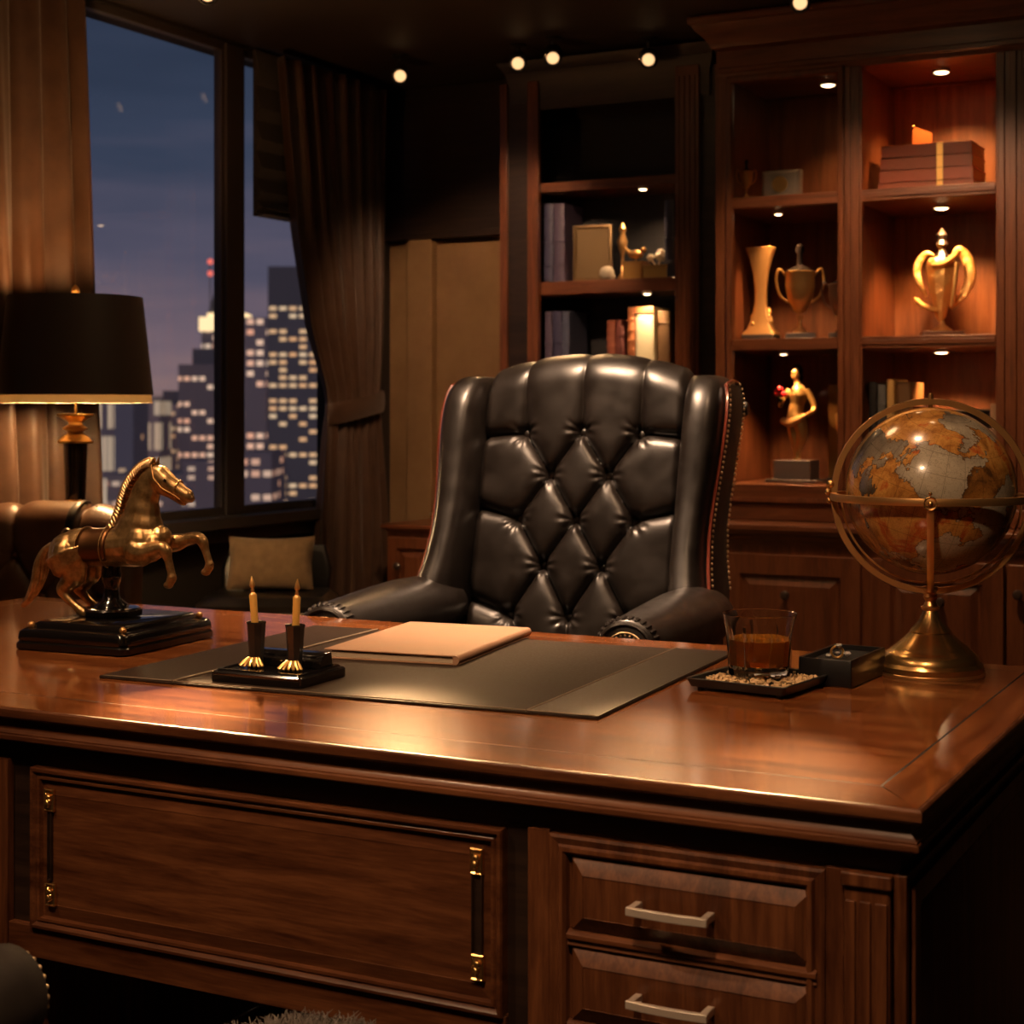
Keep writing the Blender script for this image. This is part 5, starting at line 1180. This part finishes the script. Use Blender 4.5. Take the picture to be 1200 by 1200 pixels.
# row 1 right: four large books in a pile, ribbon, leaf card
GB = 'big tooled volumes piled on the top shelf'
nm = ['bottom', 'second from the bottom', 'third from the bottom', 'top']
zz_ = Z1
for k in range(4):
    wd = .345 - .006 * k
    b = book('large red brown leather volume, %s of the pile of four' % nm[k], -1.560 + .003 * k, 5.93 + .004 * k, zz_, wd, .24, .0455, cm('redbrown_tooled_leather_%d' % k, (.30 + .03 * (k % 2), .090, .042), .42), lying=True, group=GB)
    obj('gilt_band', MB().box(wd * .62, wd * .62 + .022, -.0015, .0, .001, .0450), GOLD, b, world=False); zz_ += .0462
single('leaf_card', MB().loft([[Vector((x, y, z)) for x, z in ((-.035, 0), (.035, 0), (.036, .05), (-.03, .075), (-.034, .06))] for y in (0, .006)]), mat('orange_leather', (.42, .12, .02), .5), 'orange pentagonal leather card standing on the pile of four volumes', 'card', (-1.420, 6.02, zz_), R(15),
       kids=[('clip', MB().ball((-.031, .003, .074), .007, 8), BRASS)])
# row 1 left: small cup and crystal block
cup('little pale gold cup on the top glazed shelf', (-2.035, 5.84, Z1), .42, GOLD, ANTBR, .014)
single('crystal_clock', MB().nest(-.075, .075, 0, .115, [(0, -.03), (0, .0), (.012, .012), (.02, .012)], at=0).box(-.08, .08, -.01, .04, -.001, .006), mat('pale_crystal', (.55, .50, .38), .15, trans=.2), 'pale crystal block clock beside the little cup on the top glazed shelf', 'clock', (-1.92, 5.90, Z1 + .002), 0, bevel=.003,
       kids=[('dial', MB().lathe([(.030, 0), (.030, .004)], (0, 0, 0), 24, M=Matrix.Translation((0, -.012, .06)) @ Matrix.Rotation(R(90), 4, 'X')), GOLD)])
# row 3 right: books, small cup-like pot, framed picture
G3 = 'books on the lowest shelf behind the globe'
book('black book at the left end of the shelf behind the globe', -1.555, 5.84, Z3, .030, .2, .375, BLKB, group=G3)
book('grey ribbed book second from left behind the globe', -1.522, 5.84, Z3, .030, .2, .365, GRY, ribs=5, group=G3)
book('gilt edged book standing third from left behind the globe', -1.490, 5.84, Z3, .026, .2, .385, GLDB, ribs=0, group=G3)
book('wide brown book right of the gilt edged one', -1.448, 5.86, Z3, .050, .2, .375, BRN, ribs=0, group=G3)
single('clay_pot', MB().lathe([(.035, 0), (.040, .01), (.034, .10), (.026, .18), (.030, .25), (.046, .285), (.044, .29), (.03, .285)], (0, 0, 0), 24), mat('terracotta', (.22, .07, .035), .6), 'terracotta pot standing behind the globe right of the books', 'pot', (-1.385, 5.92, Z3))
single('framed_picture', MB().nest(-.085, .085, 0, .275, [(0, -.01), (0, .006), (.008, .008), (.012, .002)], at=0), BLKB, 'dark framed picture leaning at the right end of the shelf behind the globe', 'picture', (-1.235, 6.02, Z3 + .002), 0,
       kids=[('picture', MB().box(-.074, .074, -.001, .003, .012, .262), pic_mat('dark_painting', (.012, .010, .010), (.05, .03, .022), (.14, .045, .025)))])
book('pale ribbed book standing against the right side behind the globe', -1.130, 5.86, Z3, .026, .2, .295, cm('parchment_binding', (.30, .18, .10)), ribs=6, group=G3)

# ------------------------------------------------------------------ guest chair and shaggy stool in front of the desk
gc = thing('guest_chair', 'dark leather guest chair arm at the bottom left corner', 'chair', (-1.72, 1.20, 0), R(0))
def rollarm(x):
    rings = []
    for y, q in ((-.30, .05), (-.28, .062), (0, .066), (.22, .066), (.262, .058), (.272, .04)):
        rings.append([Vector((x + q * math.cos(2 * PI * k / 28), y, .560 + q * math.sin(2 * PI * k / 28))) for k in range(28)])
    a = obj('arm', MB().loft(rings), BLKLEA_G, gc, world=False, sharp=60)
    nh = MB()
    for k in range(26):
        t = 2 * PI * k / 26; nh.ball((x + .050 * math.cos(t), .268, .560 + .050 * math.sin(t)), .0035, 6)
    obj('nail_ring', nh, NAIL, a, world=False)
    obj('arm_panel', MB().box(x - .045, x + .045, -.28, .25, .18, .56), BLKLEA_G, gc, bevel=.012, world=False)
    n2 = MB()
    for k in range(16): n2.ball((x + .0465, .238 - .0 * k, .48 - .018 * k), .0035, 6)
    obj('nail_row', n2, NAIL, a, world=False)
BLKLEA_G = leather('charcoal_leather', (.012, .009, .008), (.022, .017, .014), .7, 1.0, 0, .2)
rollarm(.285); rollarm(-.285)
obj('seat_cushion', MB().loft([rrect(0, -.02, .215, .24, .04, .36), rrect(0, -.02, .235, .26, .05, .38), rrect(0, -.02, .235, .26, .05, .43), rrect(0, -.02, .2, .23, .05, .455)]), BLKLEA_G, gc, world=False)
obj('seat_frame', MB().box(-.30, .30, -.28, .24, .18, .36), BLKLEA_G, gc, bevel=.012, world=False)
obj('backrest', MB().loft([rrect(0, -.30, .30, .05, .04, .20), rrect(0, -.32, .30, .06, .05, .6), rrect(0, -.36, .28, .05, .04, .9), rrect(0, -.37, .22, .03, .02, .95)]), BLKLEA_G, gc, world=False)
for sx_ in (-1, 1):
    for y in (-.25, .21): obj('leg', MB().lathe([(.014, 0), (.022, .19)], (sx_ * .26, y, 0), 12), W_DARK, gc, world=False)
so_ = thing('shaggy_stool', 'round shaggy dark wool stool on the floor before the desk', 'stool', (-1.215, 1.745, -.065))
obj('drum', MB().lathe([(.12, .065), (.125, .08), (.13, .44), (.12, .475), (.06, .49), (.001, .492)], (0, 0, 0), 32), mat('dark_wool_base', (.03, .024, .02), .9), so_, world=False)
fu = MB(); r5 = random.Random(11)
for k in range(2600):
    rr_ = .135 * math.sqrt(r5.random()); a = r5.uniform(0, 2 * PI)
    if k % 3 == 0: p = Vector((.130 * math.cos(a), .130 * math.sin(a), r5.uniform(.25, .47))); n = Vector((math.cos(a), math.sin(a), .2))
    else: p = Vector((rr_ * math.cos(a), rr_ * math.sin(a), .485 - .02 * (rr_ / .135) ** 4)); n = Vector((math.cos(a) * rr_ * 5, math.sin(a) * rr_ * 5, 1))
    n = (n + Vector((r5.uniform(-.7, .7), r5.uniform(-.7, .7), r5.uniform(-.2, .2)))).normalized()
    ln_ = r5.uniform(.018, .034); cdir = Vector((r5.uniform(-1, 1), r5.uniform(-1, 1), r5.uniform(-.6, .3)))
    fu.tube([p, p + n * ln_ * .5, p + n * ln_ * .85 + cdir * .006, p + n * ln_ + cdir * .012], [.0016, .0014, .0010, .0004], 4)
tag(obj('wool_pile', fu, mat('taupe_wool', (.12, .095, .08), .9, sheen=.4), so_, world=False), kind='stuff')

# ------------------------------------------------------------------ ceiling spotlights and added fill lights (fittings and their light)
DLF = mat('fill_light_lens', (1, .8, .5), .5, emit=(1, .62, .30), estr=12)
def fill_light(label, x, y, e, r=.055, size=95, tgt=None, col=(1, .60, .30), rad=.05, blend=.5):
    t = thing('fill_light', label, 'ceiling light', (x, y, CZ), 0, 'fill lights added at the ceiling')
    obj('trim_ring', MB().lathe([(r + .018, 0), (r + .016, -.006), (r + .003, -.009), (r, -.004), (r, 0)], (0, 0, 0), 32), BRASS, t, world=False)
    obj('lamp_face', MB().lathe([(r, -.002), (r * .85, -.016), (r * .45, -.026), (.001, -.029)], (0, 0, 0), 24), DLF, t, world=False)
    spot('fill_light_beam', (x, y, CZ - .06), e, size, blend, col, rad, tgt)
SPF = mat('spotlight_lens', (1, .8, .5), .5, emit=(1, .60, .28), estr=1.3)
def spotlight(label, x, y, e, z=2.585, r=.030, size=48, tgt=None, col=(1, .56, .24)):
    t = thing('ceiling_spotlight', label, 'ceiling light', (x, y, CZ), 0, 'cylinder spotlights under the ceiling')
    h = CZ - z
    q = (Vector(tgt) - Vector((x, y, z))).to_track_quat('-Z', 'Y').to_matrix().to_4x4()
    M = Matrix.Translation((0, 0, -h * .55)) @ q
    obj('canopy', MB().lathe([(.035, 0), (.035, -.008), (.010, -.014), (.008, -h * .55)], (0, 0, 0), 24), BLKMET, t, world=False)
    obj('housing', MB().lathe([(.008, .045), (r * .8, .042), (r + .006, .02), (r + .006, -.045), (r + .001, -.047), (r, -.040)], (0, 0, 0), 28, M=M), BLKMET, t, world=False)
    obj('lamp_face', MB().lathe([(r * .95, -.036), (r * .8, -.040), (.001, -.043)], (0, 0, 0), 20, M=M), SPF, t, world=False)
    d_ = (Vector(tgt) - Vector((x, y, z))).normalized()
    p_ = Vector((x, y, CZ - h * .55)) + d_ * .06
    spot('spotlight_beam', p_, e, size, .9, col, .035, tgt)
SP = 700
spotlight('leftmost ceiling spotlight, near the wide window', -3.42, 4.38, 6.0 * SP, z=2.62, size=5.5, tgt=(-1.664, 2.06, .78))
spotlight('second ceiling spotlight from the left, before the tied curtain', -3.50, 5.75, 4.2 * SP, z=2.58, size=4.4, tgt=(-1.257, 2.06, .78))
spotlight('third ceiling spotlight from the left, at the edge of the bookcase', -2.98, 5.80, .25 * SP, z=2.60, size=20, tgt=(-1.087, 2.06, .78))
spotlight('fourth ceiling spotlight from the left, above the bookcase', -2.80, 5.75, 24, z=2.60, size=40, tgt=(-1.86, 3.8, 1.2))
spotlight('fifth ceiling spotlight from the left, above the bookcase end', -2.47, 5.93, 1.5 * SP, z=2.58, size=4.6, tgt=(-.884, 2.11, .78))
spotlight('rightmost ceiling spotlight, before the display cabinet', -1.72, 5.50, 3.0 * SP, z=2.66, size=4.2, tgt=(-.665, 2.08, .78))
# fill lights added out of view to brighten desk, chair, cabinets and walls
KC = (1, .60, .33)
fill_light('wide unseen fill light over the wingback chair', -1.88, 3.45, 420, r=.20, rad=.19, size=64, tgt=(-1.84, 3.70, 0), col=(1, .64, .40))  # oversized lamp added for broad highlights on the chair leather
fill_light('unseen fill light over the right half of the desk', -.95, 2.55, 58, rad=.06, size=85, col=KC)
fill_light('unseen fill light behind the viewer on the left', -2.25, .85, 78, rad=.07, size=58, tgt=(-1.7, 2.05, .45), col=KC)
fill_light('unseen fill light behind the viewer on the right', -.65, .55, 125, rad=.07, size=58, tgt=(-.8, 2.05, .50), col=KC)
fill_light('unseen fill light over the left end of the desk', -2.62, 1.95, 85, rad=.07, size=50, tgt=(-2.3, 2.65, .9), col=KC)
fill_light('unseen fill light to the right of the wingback chair', -.75, 3.45, 45, rad=.06, size=60, tgt=(-1.42, 3.85, 1.0), col=KC)
fill_light('unseen fill light before the display cabinet', -1.35, 4.75, 84, rad=.06, size=100, tgt=(-1.4, 5.6, .6), col=KC)
fill_light('unseen fill light before the ochre wall', -2.75, 4.72, 100, rad=.06, size=52, tgt=(-3.4, 6.4, 1.3), col=KC)
fill_light('unseen fill light washing the front wall on the left', -2.4, -1.0, 14, rad=.08, size=120, tgt=(-2.4, -1.6, 1.2), col=KC)  # added so metal and leather reflect a lit wall
fill_light('unseen fill light washing the front wall on the right', -.2, -1.0, 14, rad=.08, size=120, tgt=(-.2, -1.6, 1.2), col=KC)
# the table lamp's own light
pl_l = bpy.data.lights.new('lamp_glow', 'POINT'); pl_l.energy = 22; pl_l.color = (1, .46, .16); pl_l.shadow_soft_size = .04
plo = bpy.data.objects.new('lamp_glow', pl_l); C.objects.link(plo); plo.location = (-3.47, 3.80, .628 + .90)

for o in bpy.data.objects:
    if '_loc' in o: del o['_loc']
